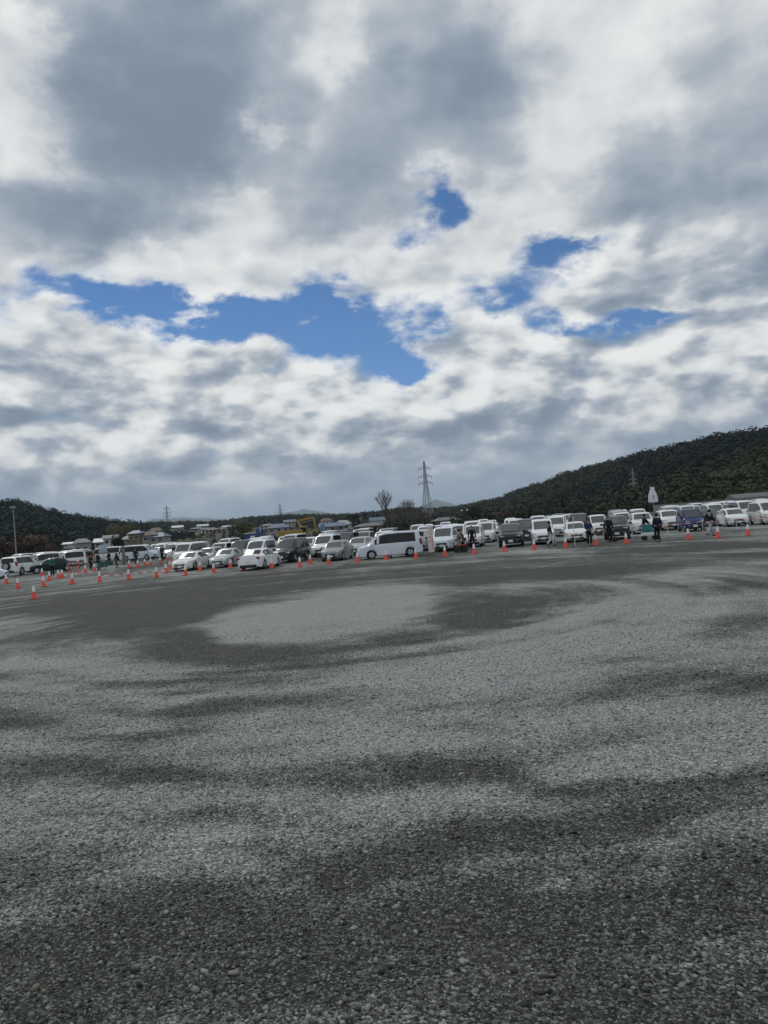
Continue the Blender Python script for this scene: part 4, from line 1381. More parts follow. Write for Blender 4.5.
SK = [(556, 543.6, .95, 'short stake behind the walker in white trousers'), (575.2, 545.6, 2.05, 'tall thin white stake in front of the white hatchback'), (604, 540.8, .95, 'short stake left of the long black coat'),
      (633, 538.6, .95, 'short stake right of the navy SUV'), (668, 534.6, .95, 'short stake right of the person in navy by the handcart'), (703, 531.6, .95, 'short stake behind the striding person'),
      (737, 529.4, .95, 'short stake below the hatchback with the black grille'), (775, 526.4, .95, 'short stake by the right-hand end of the tape')]
M_TAPE_R = mat('tape_red', (.55, .06, .05), .5); M_TAPE_W = mat('tape_white', (.75, .75, .74), .5)


def tape(a, b, label, sag=.08, w=.05):
    mb = MB(); n = max(6, int((b - a).length / .45)); vs = []
    for i in range(n + 1):
        f = i / n; p = a.lerp(b, f); p = p - Vector((0, 0, sag * 4 * f * (1 - f)))
        tw = .25 * math.sin(i * .9)
        vs += [p + Vector((0, tw * .02, w / 2)), p + Vector((0, -tw * .02, -w / 2))]
    for i in range(n):
        mb.add([vs[2 * i], vs[2 * i + 1], vs[2 * i + 3], vs[2 * i + 2]], [(0, 1, 2, 3)], i % 2)
    o = mb.build('barrier_tape', [M_TAPE_R, M_TAPE_W])
    so = o.modifiers.new('thickness', 'SOLIDIFY'); so.thickness = .004
    tag(o, label, 'barrier tape', 'red and white tape strung along the lot')


tops = []
for s in SK:
    p, h = stake(*s); tops.append(p + Vector((0, -.025, .78)))
TL = ['striped tape between the white-trousered walker and the tall stake', 'striped tape between the tall stake and the long black coat', 'striped tape running past the navy SUV', 'striped tape behind the teal handcart',
      'striped tape under the blue boxy car', 'striped tape behind the striding person', 'striped tape at the right end below the pearl carrier']
for i in range(len(tops) - 1): tape(tops[i], tops[i + 1], TL[i])
up = Vector((0, 0, .5))
tape(CONE_AT[100] + up, CONE_AT[129] + up, 'striped tape between the stall-table cone and the grey-panel cone', .12)
tape(CONE_AT[129] + up, CONE_AT[156.6] + up, 'striped tape right of the grey-panel cone in the near line', .12)
tape(CONE_AT[156.6] + up, CONE_AT[185.8] + up, 'striped tape ending at the front corner of the pearl saloon', .12)

# ------------------------------------------------------------------ far setting
def foliage_material(name, pale, deep, brown):
    m, nt, N, L, b = new_mat(name)
    g = NG(nt)
    a1 = N.new('ShaderNodeAttribute'); a1.attribute_name = 'tint'
    a2 = N.new('ShaderNodeAttribute'); a2.attribute_name = 'hue'
    c = g.mix(a1.outputs['Fac'], deep, pale)
    c = g.mix(g.smooth(a2.outputs['Fac'], .68, .95), c, brown)
    L.new(c, b.inputs['Base Color'])
    b.inputs['Roughness'].default_value = 0.85; b.inputs['Specular IOR Level'].default_value = 0.15
    return m


M_FOREST = foliage_material('hillside_foliage', (.048, .060, .020), (.009, .020, .013), (.038, .034, .020))
M_CONIFER = foliage_material('conifer_foliage', (.017, .036, .024), (.008, .021, .017), (.022, .032, .022))
M_BROWN = foliage_material('bare_brown_twigs', (.13, .086, .062), (.070, .046, .036), (.11, .08, .06))
M_OLIVE = foliage_material('olive_foliage', (.12, .12, .042), (.050, .060, .022), (.10, .08, .04))
M_SOIL = mat('hill_soil', (.035, .036, .022), 0.95, vary=.3, vscale=.05)


def crown_template(n, conifer, leaf, seed):
    """n leaf-clump faces spread through a crown of unit width and height 1 (base at z=0)."""
    r = np.random.default_rng(seed)
    if conifer:
        z = r.uniform(0, 1, n) ** 1.3
        rad = (1 - z) ** .8 * .5 * np.sqrt(r.uniform(.25, 1, n)) * (0.8 + .25 * np.sin(z * 28))
        a = r.uniform(0, 2 * PI, n)
        c = np.stack([rad * np.cos(a), rad * np.sin(a), .05 + z * .95], 1)
        out = c - np.array([0, 0, .3])
    else:
        k = 9
        lc = r.normal(0, 1, (k, 3)); lc /= np.linalg.norm(lc, axis=1)[:, None]
        lc = lc * np.array([.30, .30, .26]) * r.uniform(.5, 1, k)[:, None] + np.array([0, 0, .60])
        pick = r.integers(0, k, n)
        d = r.normal(0, 1, (n, 3)); d /= np.linalg.norm(d, axis=1)[:, None]
        c = lc[pick] + d * (r.uniform(.6, 1, n) ** .4)[:, None] * r.uniform(.13, .22, k)[pick][:, None]
        c[:, 2] = np.maximum(c[:, 2], .08)
        out = c - np.array([0, 0, .5])
    nrm = out + r.normal(0, .13, (n, 3)); nrm /= np.linalg.norm(nrm, axis=1)[:, None]
    t = np.cross(nrm, r.normal(0, 1, (n, 3))); t /= np.linalg.norm(t, axis=1)[:, None]
    b_ = np.cross(nrm, t)
    s = leaf * r.uniform(.6, 1.3, (n, 1))
    q = np.stack([c + t * s, c + b_ * s * .8, c - t * s * .9, c - b_ * s], 1)
    return q.reshape(-1, 3)


def forest(name, pts, hts, wid, material, conifer_share=0.3, n=70, leaf=.085, seed=1, tint=None, kind='stuff', hue_in=None):
    r = np.random.default_rng(seed)
    T = [crown_template(n, False, leaf, s) for s in range(6)] + [crown_template(n, True, leaf * .9, 20 + s) for s in range(4)]
    Vs = []; tn = []; hu = []
    N_ = len(pts)
    isc = r.uniform(0, 1, N_) < conifer_share
    base_t = r.uniform(0, 1, N_) if tint is None else tint
    hue = r.uniform(0, 1, N_) if hue_in is None else hue_in
    for i in range(N_):
        t = T[r.integers(6, 10) if isc[i] else r.integers(0, 6)]
        a = r.uniform(0, 2 * PI); c, s = math.cos(a), math.sin(a)
        w = wid[i] * (.7 if isc[i] else 1.0)
        v = np.empty_like(t)
        v[:, 0] = (t[:, 0] * c - t[:, 1] * s) * w + pts[i, 0]
        v[:, 1] = (t[:, 0] * s + t[:, 1] * c) * w + pts[i, 1]
        v[:, 2] = t[:, 2] * hts[i] * (1.02 if isc[i] else 1.0) + pts[i, 2]
        Vs.append(v)
        bt = base_t[i] * (.35 if isc[i] else 1.0)
        tn.append(np.clip(bt + np.repeat(r.normal(0, .07, n), 4), 0, 1)); hu.append(np.full(n * 4, 0 if isc[i] else hue[i]))
    V = np.concatenate(Vs)
    Fq = np.arange(len(V)).reshape(-1, 4)
    o = link(name, fast_mesh(name, V, Fq, material, {'tint': np.concatenate(tn), 'hue': np.concatenate(hu)}))
    if kind: tag(o, kind=kind)
    return o


def ridge_hill(name, prof, foot, back=.8, z0=.5, tree_h=5.0, nt_=22, rough=.06, seed=3):
    """prof: (column, row, distance of the crest). A wooded hill as terrain; returns a height function."""
    cols = np.linspace(prof[0][0], prof[-1][0], 90)
    pxs = [p[0] for p in prof]
    rows_ = np.interp(cols, pxs, [p[1] for p in prof]); ds = np.interp(cols, pxs, [p[2] for p in prof])
    V = []; crest = []
    for c, rw, d in zip(cols, rows_, ds):
        r = ray(384 + (c - 384), rw) if -900 < c < 1900 else None
        hdir = Vector((r.x, r.y)).normalized(); slope = r.z / math.hypot(r.x, r.y)
        crest.append((hdir, d, EYE + d * slope - tree_h))
    fr = np.linspace(0, 1 + back, nt_)
    G = np.zeros((len(cols), nt_, 3))
    for i, (hd, d, H) in enumerate(crest):
        for j, f in enumerate(fr):
            dist = d * (foot + (1 - foot) * f)
            s = f if f < 1 else max(0, 1 - ((f - 1) / back) ** 1.5)
            if f < 1: s = s * s * (3 - 2 * s) * .45 + s * .55
            nz = (fbm(np.array([hd.x * dist * .012]), np.array([hd.y * dist * .012]), seed, 4)[0] - .5)
            z = z0 + (H - z0) * s * (1 + rough * 6 * nz * (1 - abs(2 * min(f, 1) - 1) ** 2) * .5 * (1 if f < .97 else 0))
            G[i, j] = (hd.x * dist, hd.y * dist, z if 0 < j < nt_ - 1 else -1.0)
    nI = len(cols)
    q = np.array([[i * nt_ + j, (i + 1) * nt_ + j, (i + 1) * nt_ + j + 1, i * nt_ + j + 1] for i in range(nI - 1) for j in range(nt_ - 1)])
    o = link(name, fast_mesh(name, G.reshape(-1, 3), q[:, ::-1], M_SOIL, smooth=True))
    tag(o, kind='structure')
    return G


def scatter(G, n, seed, fmax=1.25, bias=1.0, back=.8):
    r = np.random.default_rng(seed); nI, nJ = G.shape[:2]
    # equal areas: weight by distance
    u = r.uniform(0, nI - 1.001, n * 3); v = (r.uniform(0, 1, n * 3) ** bias) * (nJ - 1.001) * fmax / (1 + back)
    i = u.astype(int); j = v.astype(int); fu = (u - i)[:, None]; fv = (v - j)[:, None]
    p = G[i, j] * (1 - fu) * (1 - fv) + G[i + 1, j] * fu * (1 - fv) + G[i, j + 1] * (1 - fu) * fv + G[i + 1, j + 1] * fu * fv
    return p[:n]


def ext(px, prof):
    return prof


# wooded hill on the right, running on beyond the frame
P_R = [(430, 511, 1000), (470, 503.5, 950), (500, 497, 880), (520, 489, 820), (545, 481, 760), (560, 474, 720), (590, 466, 660), (620, 458.5, 610), (650, 450, 570), (680, 443, 540),
       (700, 437.5, 520), (735, 431, 500), (768, 427, 480), (860, 412, 460), (980, 402, 450), (1100, 405, 450), (1220, 420, 460)]
G = ridge_hill('hill', P_R, .50, seed=3, tree_h=6)
p = scatter(G, 5200, 5, 1.15)
tint = fbm(p[:, 0] * .013, p[:, 1] * .010, 50, 4); tint = np.clip((tint - .44) * 3.4, 0, 1)
r_ = np.random.default_rng(6)
forest('forest', p - np.array([0, 0, 1.5]), r_.uniform(6.5, 10, len(p)), r_.uniform(8, 15, len(p)), M_FOREST, .03, 150, .062, 7, tint * r_.uniform(.75, 1.1, len(p)), hue_in=np.clip(fbm(p[:, 0] * .02 + 9, p[:, 1] * .014, 58, 4) * 1.25 + r_.normal(0, .03, len(p)), 0, 1))

# dark conifer hill on the left
P_L = [(-420, 520, 620), (-250, 506, 600), (-120, 505, 580), (-50, 508, 560), (0, 501, 540), (14, 499, 540), (30, 505, 550), (60, 512.5, 580), (100, 518, 640), (140, 522, 700), (165, 528, 760), (190, 533, 800)]
G = ridge_hill('hill', P_L, .52, seed=8, tree_h=8)
p = scatter(G, 2600, 15, 1.15)
forest('forest', p - np.array([0, 0, 1.0]), r_.uniform(8.5, 11, len(p)), r_.uniform(8, 12, len(p)), M_CONIFER, .3, 120, .066, 17, r_.uniform(0, .8, len(p)))

# long low ridge between them
P_M = [(90, 530, 1200), (130, 523, 1200), (150, 521.5, 1150), (180, 520.5, 1100), (205, 521, 1050), (230, 519, 1000), (255, 516, 960), (280, 514.5, 950), (300, 514, 950), (340, 514, 950), (360, 512.5, 930), (380, 510, 900), (400, 507, 900), (430, 508, 950), (470, 505, 1000), (520, 505, 1100)]
G = ridge_hill('hill', P_M, .55, seed=12, tree_h=7)
p = scatter(G, 3000, 25, 1.12)
tint = np.clip((fbm(p[:, 0] * .01, p[:, 1] * .01, 70, 4) - .40) * 3, 0, 1)
forest('forest', p - np.array([0, 0, 1.0]), r_.uniform(7.5, 10, len(p)), r_.uniform(9, 13, len(p)), M_FOREST, .08, 90, .07, 27, tint)

# mixed scrub and trees on the plain between the lot and the hills
pts = []; h_ = []; w_ = []
for i in range(1500):
    d = r_.uniform(190, 480); px = r_.uniform(-60, 830)
    if 60 < px < 385 and r_.uniform() < .30: continue
    rr_ = ray(px, horizon(px)); q_ = Vector((rr_.x, rr_.y)) * (d / rr_.y)
    pts.append((q_.x, q_.y, gzf(q_.x, q_.y) - .3)); hh_ = r_.uniform(2.0, 4.6) * (1.35 if d > 330 else 1.0) * (.62 if 60 < px < 385 else 1.0); h_.append(hh_); w_.append(hh_ * r_.uniform(1.1, 1.7))
pts = np.array(pts)
tint = np.clip((fbm(pts[:, 0] * .02, pts[:, 1] * .02, 90, 4) - .42) * 3, 0, 1)
forest('scrub', pts, np.array(h_), np.array(w_), M_FOREST, .15, 60, .09, 37, tint)

# far blue mountains
M_MOUNT = mat('mountain_forest', (.05, .06, .05), .95, vary=.3, vscale=.002)


def mountain(prof, d, seed, depth=2500):
    cols = np.linspace(prof[0][0], prof[-1][0], 70)
    rows_ = np.interp(cols, [p[0] for p in prof], [p[1] for p in prof])
    V = []
    for i, (c, rw) in enumerate(zip(cols, rows_)):
        r = ray(c, rw); hd = Vector((r.x, r.y)); L = hd.length; hd /= L
        z = max(EYE + d * r.z / L, -20) + (vnoise(np.array([i * .7]), np.array([seed * 1.0]), seed)[0] - .5) * 14
        for f, s in ((-1, 0), (-.6, .35), (-.3, .7), (0, 1), (.4, .6), (1, 0)):
            q = hd * (d + f * depth); V.append((q.x, q.y, z * s - (30 if s == 0 else 0)))
    n = 6
    fs = np.array([[i * n + j, i * n + j + 1, (i + 1) * n + j + 1, (i + 1) * n + j] for i in range(69) for j in range(5)])
    o = link('mountain', fast_mesh('mountain', np.array(V), fs, M_MOUNT, smooth=True))
    tag(o, kind='structure')


mountain([(230, 545), (262, 516), (280, 514), (295, 511), (305, 509), (318, 511), (335, 514), (360, 516), (390, 545)], 9000, 1)
mountain([(120, 560), (150, 519), (168, 519), (182, 517), (196, 518.5), (212, 518), (228, 521), (260, 555)], 9500, 2)
mountain([(395, 540), (420, 506), (436, 499.5), (450, 503), (470, 510), (500, 540)], 9200, 4)

# haze: still air over the whole place
hz_b = MB().box((0, 5000, 195), (26000, 20000, 396)).build('haze', mat('haze', (0.8, 0.8, 0.8)))
m = bpy.data.materials['haze']; nt = m.node_tree; nt.nodes.clear()
vol = nt.nodes.new('ShaderNodeVolumePrincipled'); out = nt.nodes.new('ShaderNodeOutputMaterial')
vol.inputs['Color'].default_value = (.70, .84, 1.0, 1); vol.inputs['Density'].default_value = 0.00009; vol.inputs['Anisotropy'].default_value = 0.2
nt.links.new(vol.outputs[0], out.inputs['Volume'])
tag(hz_b, kind='stuff')

# ------------------------------------------------------------------ single trees
def bare_tree(px, d, h, label, seed, m=M_BARK, spread=.40):
    r = random.Random(seed)
    root = empty('bare_tree', place(px, d) - Vector((0, 0, .2))); tag(root, label, 'tree', 'bare winter trees')
    trunk = MB(); tw = MB()

    def grow(p, dirv, ln, rad, lev):
        pts = [p]; q = p.copy(); dv = dirv.copy()
        for k in range(3):
            dv = (dv + Vector((r.uniform(-.16, .16), r.uniform(-.16, .16), .08))).normalized(); q = q + dv * ln / 3; pts.append(q.copy())
        mb = trunk if lev < 2 else tw
        mb.tube(pts, [rad, rad * .88, rad * .76, rad * .62], 5 if lev < 3 else 3, cap=False)
        if lev >= 5: return
        for k in range(r.choice((2, 3, 3)) if lev else 5):
            nd = (dv + Vector((r.uniform(-1, 1), r.uniform(-1, 1), r.uniform(-.15, .5))) * spread * 1.3).normalized()
            grow(pts[-1 if k < 2 else r.choice((1, 2, 3))], nd, ln * r.uniform(.66, .84), max(rad * .62, .038), lev + 1)
    grow(Vector((0, 0, 0)), Vector((0, 0, 1)), h * .30, h * .020, 0)
    trunk.build('trunk', m, root, 60); tw.build('crown', m, root, 60)


bare_tree(389, 255, 15.5, 'tall bare tree left of the big pylon', 4)
bare_tree(400, 265, 9.0, 'smaller bare tree touching the tall bare one', 9)
bare_tree(413, 270, 11.5, 'bare tree close beside the big pylon foot', 14)
bare_tree(424, 262, 6.5, 'low bare tree right under the big pylon', 21)


def leafy_tree(name, px, d, h, w, material, label, seed, n=900, leaf=.035, tint=.6, cat='tree'):
    base = place(px, d) - Vector((0, 0, .1))
    root = empty(name, base); tag(root, label, cat)
    r = np.random.default_rng(seed)
    q = crown_template(n, False, leaf, seed)
    V = q * np.array([w, w, h])
    tn = np.clip(tint + np.repeat(r.normal(0, .25, n), 4), 0, 1)
    link('crown', fast_mesh('crown', V, np.arange(len(V)).reshape(-1, 4), material, {'tint': tn, 'hue': np.zeros(len(V))}), root)
    mb = MB(); mb.tube([(0, 0, 0), (.05 * w, 0, h * .3), (0, .03 * w, h * .62)], [h * .028, h * .02, h * .01], 8)
    for k in range(5):
        a = k * 1.3; mb.tube([(.02 * w, 0, h * .28), (math.cos(a) * w * .14, math.sin(a) * w * .14, h * .5), (math.cos(a) * w * .26, math.sin(a) * w * .26, h * .72)], [h * .014, h * .01, h * .004], 6)
    mb.build('trunk', M_BARK, root, 60)


leafy_tree('brown_tree', 29, 165, 7.6, 10.5, M_BROWN, 'rounded russet brown winter tree right of the tall light post', 3, 1600, .028, .5)
leafy_tree('brown_tree', 6, 160, 7.4, 10.0, M_BROWN, 'russet brown winter tree at the far left edge', 5, 1600, .028, .35)
leafy_tree('brown_tree', 47, 175, 4.6, 8.0, M_BROWN, 'low brown tree between the russet trees and the dark hill', 15, 1200, .03, .3)
leafy_tree('bamboo_clump', 119, 330, 13.5, 14, M_OLIVE, 'broad olive green tree left of the hillside houses', 7, 1800, .024, .65)
leafy_tree('bamboo_clump', 131, 335, 12.5, 13, M_OLIVE, 'olive green tree merging with the broad one, nearer the houses', 8, 1800, .024, .45)
leafy_tree('evergreen_tree', 358, 300, 9.0, 13, M_FOREST, 'dark bushy tree left of the bare trees', 31, 1500, .025, .4)
leafy_tree('evergreen_tree', 118, 150, 4.6, 5.2, M_CONIFER, 'small dark tree above the left-facing white van', 33, 1100, .03, .4)
leafy_tree('evergreen_tree', 243, 300, 9.5, 15, M_OLIVE, 'mossy green tree above the silver saloon', 35, 1500, .025, .35)
leafy_tree('evergreen_tree', 476, 280, 8.5, 12, M_FOREST, 'green tree behind the twin lamp post', 36, 1500, .025, .4)
leafy_tree('brown_tree', 500, 260, 5.2, 11, M_BROWN, 'greyish brown bush above the black SUV', 38, 1300, .028, .2)
leafy_tree('brown_tree', 432, 270, 5.5, 13, M_BROWN, 'greyish brown thicket below the big pylon', 39, 1300, .028, .15)

# ------------------------------------------------------------------ power pylons
def pylon(px, d, top_row, label, arms=3, thick=1.0, narrow=1.0):
    base = place(px, d); base.z -= .5
    r = ray(px, horizon(px)); tp = None
    # find the column at the top so that it stands upright over its foot
    lo, hi = 5.0, 120.0
    for _ in range(40):
        mid = (lo + hi) / 2; pz = base.z + mid - EYE
        vx = base.x * CX.x + base.y * CX.y + pz * CX.z; vy = base.x * CY.x + base.y * CY.y + pz * CY.z; vf = base.x * CF.x + base.y * CF.y + pz * CF.z
        row = 512 - F_PX * vy / vf
        if row > top_row: lo = mid
        else: hi = mid
    h = lo
    root = empty('power_pylon', base, R(20)); tag(root, label, 'pylon')
    w0, w1 = h * .085 * narrow, h * .014
    mb = MB()

    def half(z):
        f = z / h
        return w0 + (w1 * 1.6 - w0) * min(f / .62, 1) if f < .62 else w1 * 1.6 + (w1 * .5 - w1 * 1.6) * (f - .62) / .38
    zs = [h * k for k in (0, .12, .23, .33, .42, .50, .57, .63, .69, .75, .81, .87, .93, 1.0)]
    t = .0042 * h * thick
    for i in range(len(zs) - 1):
        a, b = half(zs[i]), half(zs[i + 1])
        cs = [(-1, -1), (1, -1), (1, 1), (-1, 1)]
        for k in range(4):
            p, q = cs[k], cs[(k + 1) % 4]
            mb.tube([(p[0] * a, p[1] * a, zs[i]), (p[0] * b, p[1] * b, zs[i + 1])], t, 4, cap=False)
            mb.tube([(p[0] * a, p[1] * a, zs[i]), (q[0] * b, q[1] * b, zs[i + 1])], t * .6, 3, cap=False)
            mb.tube([(q[0] * a, q[1] * a, zs[i]), (p[0] * b, p[1] * b, zs[i + 1])], t * .6, 3, cap=False)
            mb.tube([(p[0] * b, p[1] * b, zs[i + 1]), (q[0] * b, q[1] * b, zs[i + 1])], t * .6, 3, cap=False)
    mb.build('mast', M_PYLON, root)
    for k in range(arms):
        z = h * (.66 + .105 * k + (0.02 if k == 2 else 0)); ln = h * (.115 - .008 * k)
        for sg in (-1, 1):
            mb = MB(); b = half(z)
            tipz = z
            for yy in (-b, b):
                mb.tube([(sg * b, yy, z - h * .012), (sg * ln, 0, tipz)], t * .8, 4); mb.tube([(sg * b, yy, z + h * .03), (sg * ln, 0, tipz)], t * .7, 4)
            mb.tube([(sg * ln * .55, 0, z + .2), (sg * ln * .55, 0, z - h * .008)], t * .5, 4)
            arm = mb.build('cross_arm', M_PYLON, root)
            MB().tube([(sg * ln, 0, tipz), (sg * ln, 0, tipz - h * .045)], t * 1.0, 6).build('insulator', M_PYLON, arm)
    return root


pylon(429, 620, 461, 'big lattice pylon rising in the middle of the skyline', 3, 1.0)
pylon(636, 330, 469, 'lattice pylon standing before the wooded right hill', 3, .85, .8)
pylon(168.6, 1100, 505, 'small distant pylon above the houses at the left', 3, 1.6)
pylon(281.6, 1300, 503.5, 'faint distant pylon left of the excavator', 3, 1.6)

# light post at the left
t = empty('light_post', place(17, 150)); tag(t, 'tall grey floodlight post before the dark left hill', 'light post')
hh = at(13.6, 508, t.location.y).z - t.location.z
MB().tube([(0, 0, 0), (0, 0, hh)], [.16, .09], 10).build('post', M_STEEL, t, 60)
MB().box((0, 0, hh - .15), (1.0, .08, .08)).build('cross_bar', M_STEEL, t)
for sx in (-.4, 0, .4):
    vs, fs = bevel_box((sx, -.12, hh + .12), (.34, .26, .42), .05); MB().add(vs, fs).build('floodlight', M_STEEL, t, 40)
t = empty('lamp_post', place(466, 150)); tag(t, 'twin-headed lamp post behind the carrier by the banner', 'lamp post')
hh = at(463.6, 510.5, t.location.y).z - t.location.z
MB().tube([(0, 0, 0), (0, 0, hh - .1)], [.09, .06], 8).build('post', M_DARKMETAL, t, 60)
MB().box((0, 0, hh - .1), (1.1, .05, .05)).build('cross_bar', M_DARKMETAL, t)
for sx in (-.55, .55):
    vs, fs = bevel_box((sx, 0, hh + .05), (.36, .3, .3), .08); MB().add(vs, fs).build('lamp_head', M_CONEW, t, 40)

# ------------------------------------------------------------------ excavator, container, flags
t = empty('excavator', place(302, 150), R(0)); tag(t, 'yellow excavator with raised boom beyond the parked cars', 'excavator')
for sy in (-1.1, 1.1):
    mb = MB(); pr = [(-1.9, .45), (-1.6, .12), (1.6, .12), (1.9, .45), (1.6, .85), (-1.6, .85)]
    vs = [(x, sy - .27, z) for x, z in pr] + [(x, sy + .27, z) for x, z in pr]
    mb.add(vs, [(0, 1, 2, 3, 4, 5), (11, 10, 9, 8, 7, 6)] + [(i, (i + 1) % 6, 6 + (i + 1) % 6, 6 + i) for i in range(6)]).build('track', M_DARKMETAL, t)
vs, fs = bevel_box((-.5, .1, 1.65), (3.4, 2.4, 1.2), .12); MB().add(vs, fs).build('engine_house', M_YEL, t, 40)
cab = MB().add(*bevel_box((.55, -.75, 2.35), (1.5, 1.0, 1.7), .12)).build('cab', M_YEL, t, 40)
MB().add(*bevel_box((.60, -1.26, 2.55), (1.1, .03, .85), .01)).build('window', M_SIDEGLASS, cab)
MB().add(*bevel_box((1.31, -.75, 2.55), (.03, .8, .9), .01)).build('window', M_SIDEGLASS, cab)
tip = at(316.5, 517.0, 150) - t.location; foot_ = Vector((.9, .35, 1.9)); elbow = Vector((-.9, .35, 4.3))
mid = Vector((1.2, .35, tip.z - .3))


def beam(a, b, w, h, name, m=M_YEL, par=None):
    d = b - a; L = d.length; ang = math.atan2(d.z, d.x)
    m_ = Matrix.Rotation(-ang, 4, 'Y')
    return MB().box((a + b) / 2, (L, w, h), 0, m_).build(name, m, par or t)


bm1 = beam(Vector((.6, .35, 1.9)), Vector((-.7, .35, 4.45)), .36, .48, 'boom')
beam(Vector((-.78, .35, 4.35)), Vector((2.6, .35, tip.z)), .34, .42, 'boom')
stk = beam(Vector((2.55, .35, tip.z + .05)), Vector((3.05, .35, 1.6)), .26, .34, 'stick')
beam(Vector((.2, .62, 3.9)), Vector((2.5, .62, tip.z - .45)), .14, .14, 'hydraulic_cylinder', M_STEEL)
mb = MB(); pr = [(2.6, 1.7), (3.4, 1.6), (3.3, .9), (2.7, .6), (2.2, .9)]
vs = [(x, -.2, z) for x, z in pr] + [(x, .9, z) for x, z in pr]
mb.add(vs, [(0, 1, 2, 3, 4), (9, 8, 7, 6, 5)] + [(i, (i + 1) % 5, 5 + (i + 1) % 5, 5 + i) for i in range(5)]).build('bucket', M_DARKMETAL, t)

t = empty('storage_container', place(291, 138), R(6)); tag(t, 'yellow steel container with dark lettering below the excavator', 'container')
hc = at(291, 530.4, t.location.y).z - t.location.z
MB().add(*bevel_box((0, 0, hc / 2), (4.5, 2.3, hc), .05)).build('body', M_YEL, t, 40)
mb = MB()
for i in range(14): mb.box((-2.1 + i * .32, -1.165, hc / 2), (.12, .03, hc * .88))
mb.build('corrugated_side', M_YEL, t)
mb = MB(); r3 = random.Random(8)
for i in range(5):
    x = -1.5 + i * .42
    mb.box((x, -1.2, hc * .62), (.30, .012, .07)); mb.box((x + .02, -1.202, hc * .50), (.07, .012, .42)); mb.box((x, -1.204, hc * .40), (.26, .012, .06))
mb.build('lettering', M_DARKMETAL, t)


def flag_banner(px, d, rowtop, label, w=.75, m=M_BLUE):
    t = empty('banner_flag', place(px, d), R(rr.uniform(-20, 20))); tag(t, label, 'flag', 'upright banner flags')
    h = at(px, rowtop, t.location.y).z - t.location.z
    MB().tube([(0, 0, 0), (0, 0, h)], .03, 8).build('pole', M_STEEL, t, 60)
    mb = MB(); n = 8; vs = []
    for i in range(n + 1):
        z = h - .05 - i / n * (h * .72); b = .06 * math.sin(i * 1.1)
        vs += [(.03, 0, z), (.03 + w * .5, b, z), (.03 + w, b * 1.6, z)]
    mb.add(vs, [(i * 3 + k, i * 3 + k + 1, i * 3 + k + 4, i * 3 + k + 3) for i in range(n) for k in range(2)])
    o = mb.build('cloth', m, t, 60); so = o.modifiers.new('thickness', 'SOLIDIFY'); so.thickness = .01


flag_banner(257, 135, 528.5, 'blue banner flag, taller one above the white carrier', .6)
flag_banner(262, 136, 530, 'blue banner flag right of the taller one', .45)
flag_banner(322, 140, 524, 'pale blue banner flag right of the excavator', .7, mat('pale_blue_cloth', (.10, .22, .42), .8))
t = empty('site_hut', place(252, 140), R(8)); tag(t, 'small white and blue hut left of the blue flags', 'hut')
hb = at(252, 532.6, t.location.y).z - t.location.z
MB().add(*bevel_box((0, 0, hb * .46), (2.2, 2.0, hb * .92), .03)).build('wall', M_BLUE, t, 40)
MB().add(*bevel_box((0, 0, hb * .96), (2.5, 2.3, .12), .03)).build('roof', M_CONEW, t, 40)
MB().box((.3, -1.02, hb * .4), (.8, .04, hb * .74)).build('door', M_CONEW, t)

# ------------------------------------------------------------------ houses
M_WALLS = [mat('plaster_cream', (.36, .33, .28), .85, vary=.12, vscale=.8), mat('plaster_grey', (.28, .29, .29), .85, vary=.12, vscale=.8), mat('plaster_white', (.52, .53, .52), .85, vary=.1, vscale=.8), mat('siding_brown', (.16, .12, .09), .85, vary=.15, vscale=.8)]
M_ROOFS = [mat('roof_grey_tile', (.10, .11, .12), .6, vary=.2, vscale=2), mat('roof_blue_tile', (.09, .13, .19), .55, vary=.2, vscale=2), mat('roof_brown', (.12, .085, .07), .7, vary=.2, vscale=2), mat('roof_pale_sheet', (.42, .44, .46), .5, vary=.1, vscale=1)]
M_PANE = mat('window_pane', (.03, .035, .04), .12)


def house(px, d, top_row, w, dp, label, wi, ri, hip=False, rz=None, storeys=2, name='house'):
    loc = place(px, d)
    t = empty(name, loc, R(rz if rz is not None else rr.uniform(-25, 25))); tag(t, label, 'house' if name == 'house' else name.replace('_', ' '))
    h = max(at(px, top_row, loc.y).z - loc.z, 3.2)
    if h > 7.5: loc.z += h - 7.5; t.location = loc; h = 7.5
    if px < 166: w *= .62; dp *= .7
    rh = min(h * .30, w * .28); wh = h - rh
    MB().box((0, 0, wh / 2 - 1.0), (w, dp, wh + 2.0)).build('wall', M_WALLS[wi], t)
    e = .55; X, Y = w / 2 + e, dp / 2 + e
    rx = X if not hip else X * .45
    vs = [(-X, -Y, wh - .1), (X, -Y, wh - .1), (X, Y, wh - .1), (-X, Y, wh - .1), (-rx, 0, h), (rx, 0, h), (-X, -Y, wh + .06), (X, -Y, wh + .06), (X, Y, wh + .06), (-X, Y, wh + .06)]
    MB().add(vs, [(3, 2, 1, 0), (0, 1, 7, 6), (1, 2, 8, 7), (2, 3, 9, 8), (3, 0, 6, 9), (6, 7, 5, 4), (8, 9, 4, 5), (7, 8, 5), (9, 6, 4)]).build('roof', M_ROOFS[ri], t)
    nw = max(2, int(w / 2.6))
    for s in range(storeys):
        z = wh * (s + .55) / storeys
        for i in range(nw):
            x = -w / 2 + (i + .5) * w / nw
            f = MB().box((x, -dp / 2 - .03, z), (1.5, .08, 1.25)).build('window', M_WALLS[2], t)
            MB().box((x, -dp / 2 - .06, z), (1.3, .06, 1.05)).build('pane', M_PANE, f)


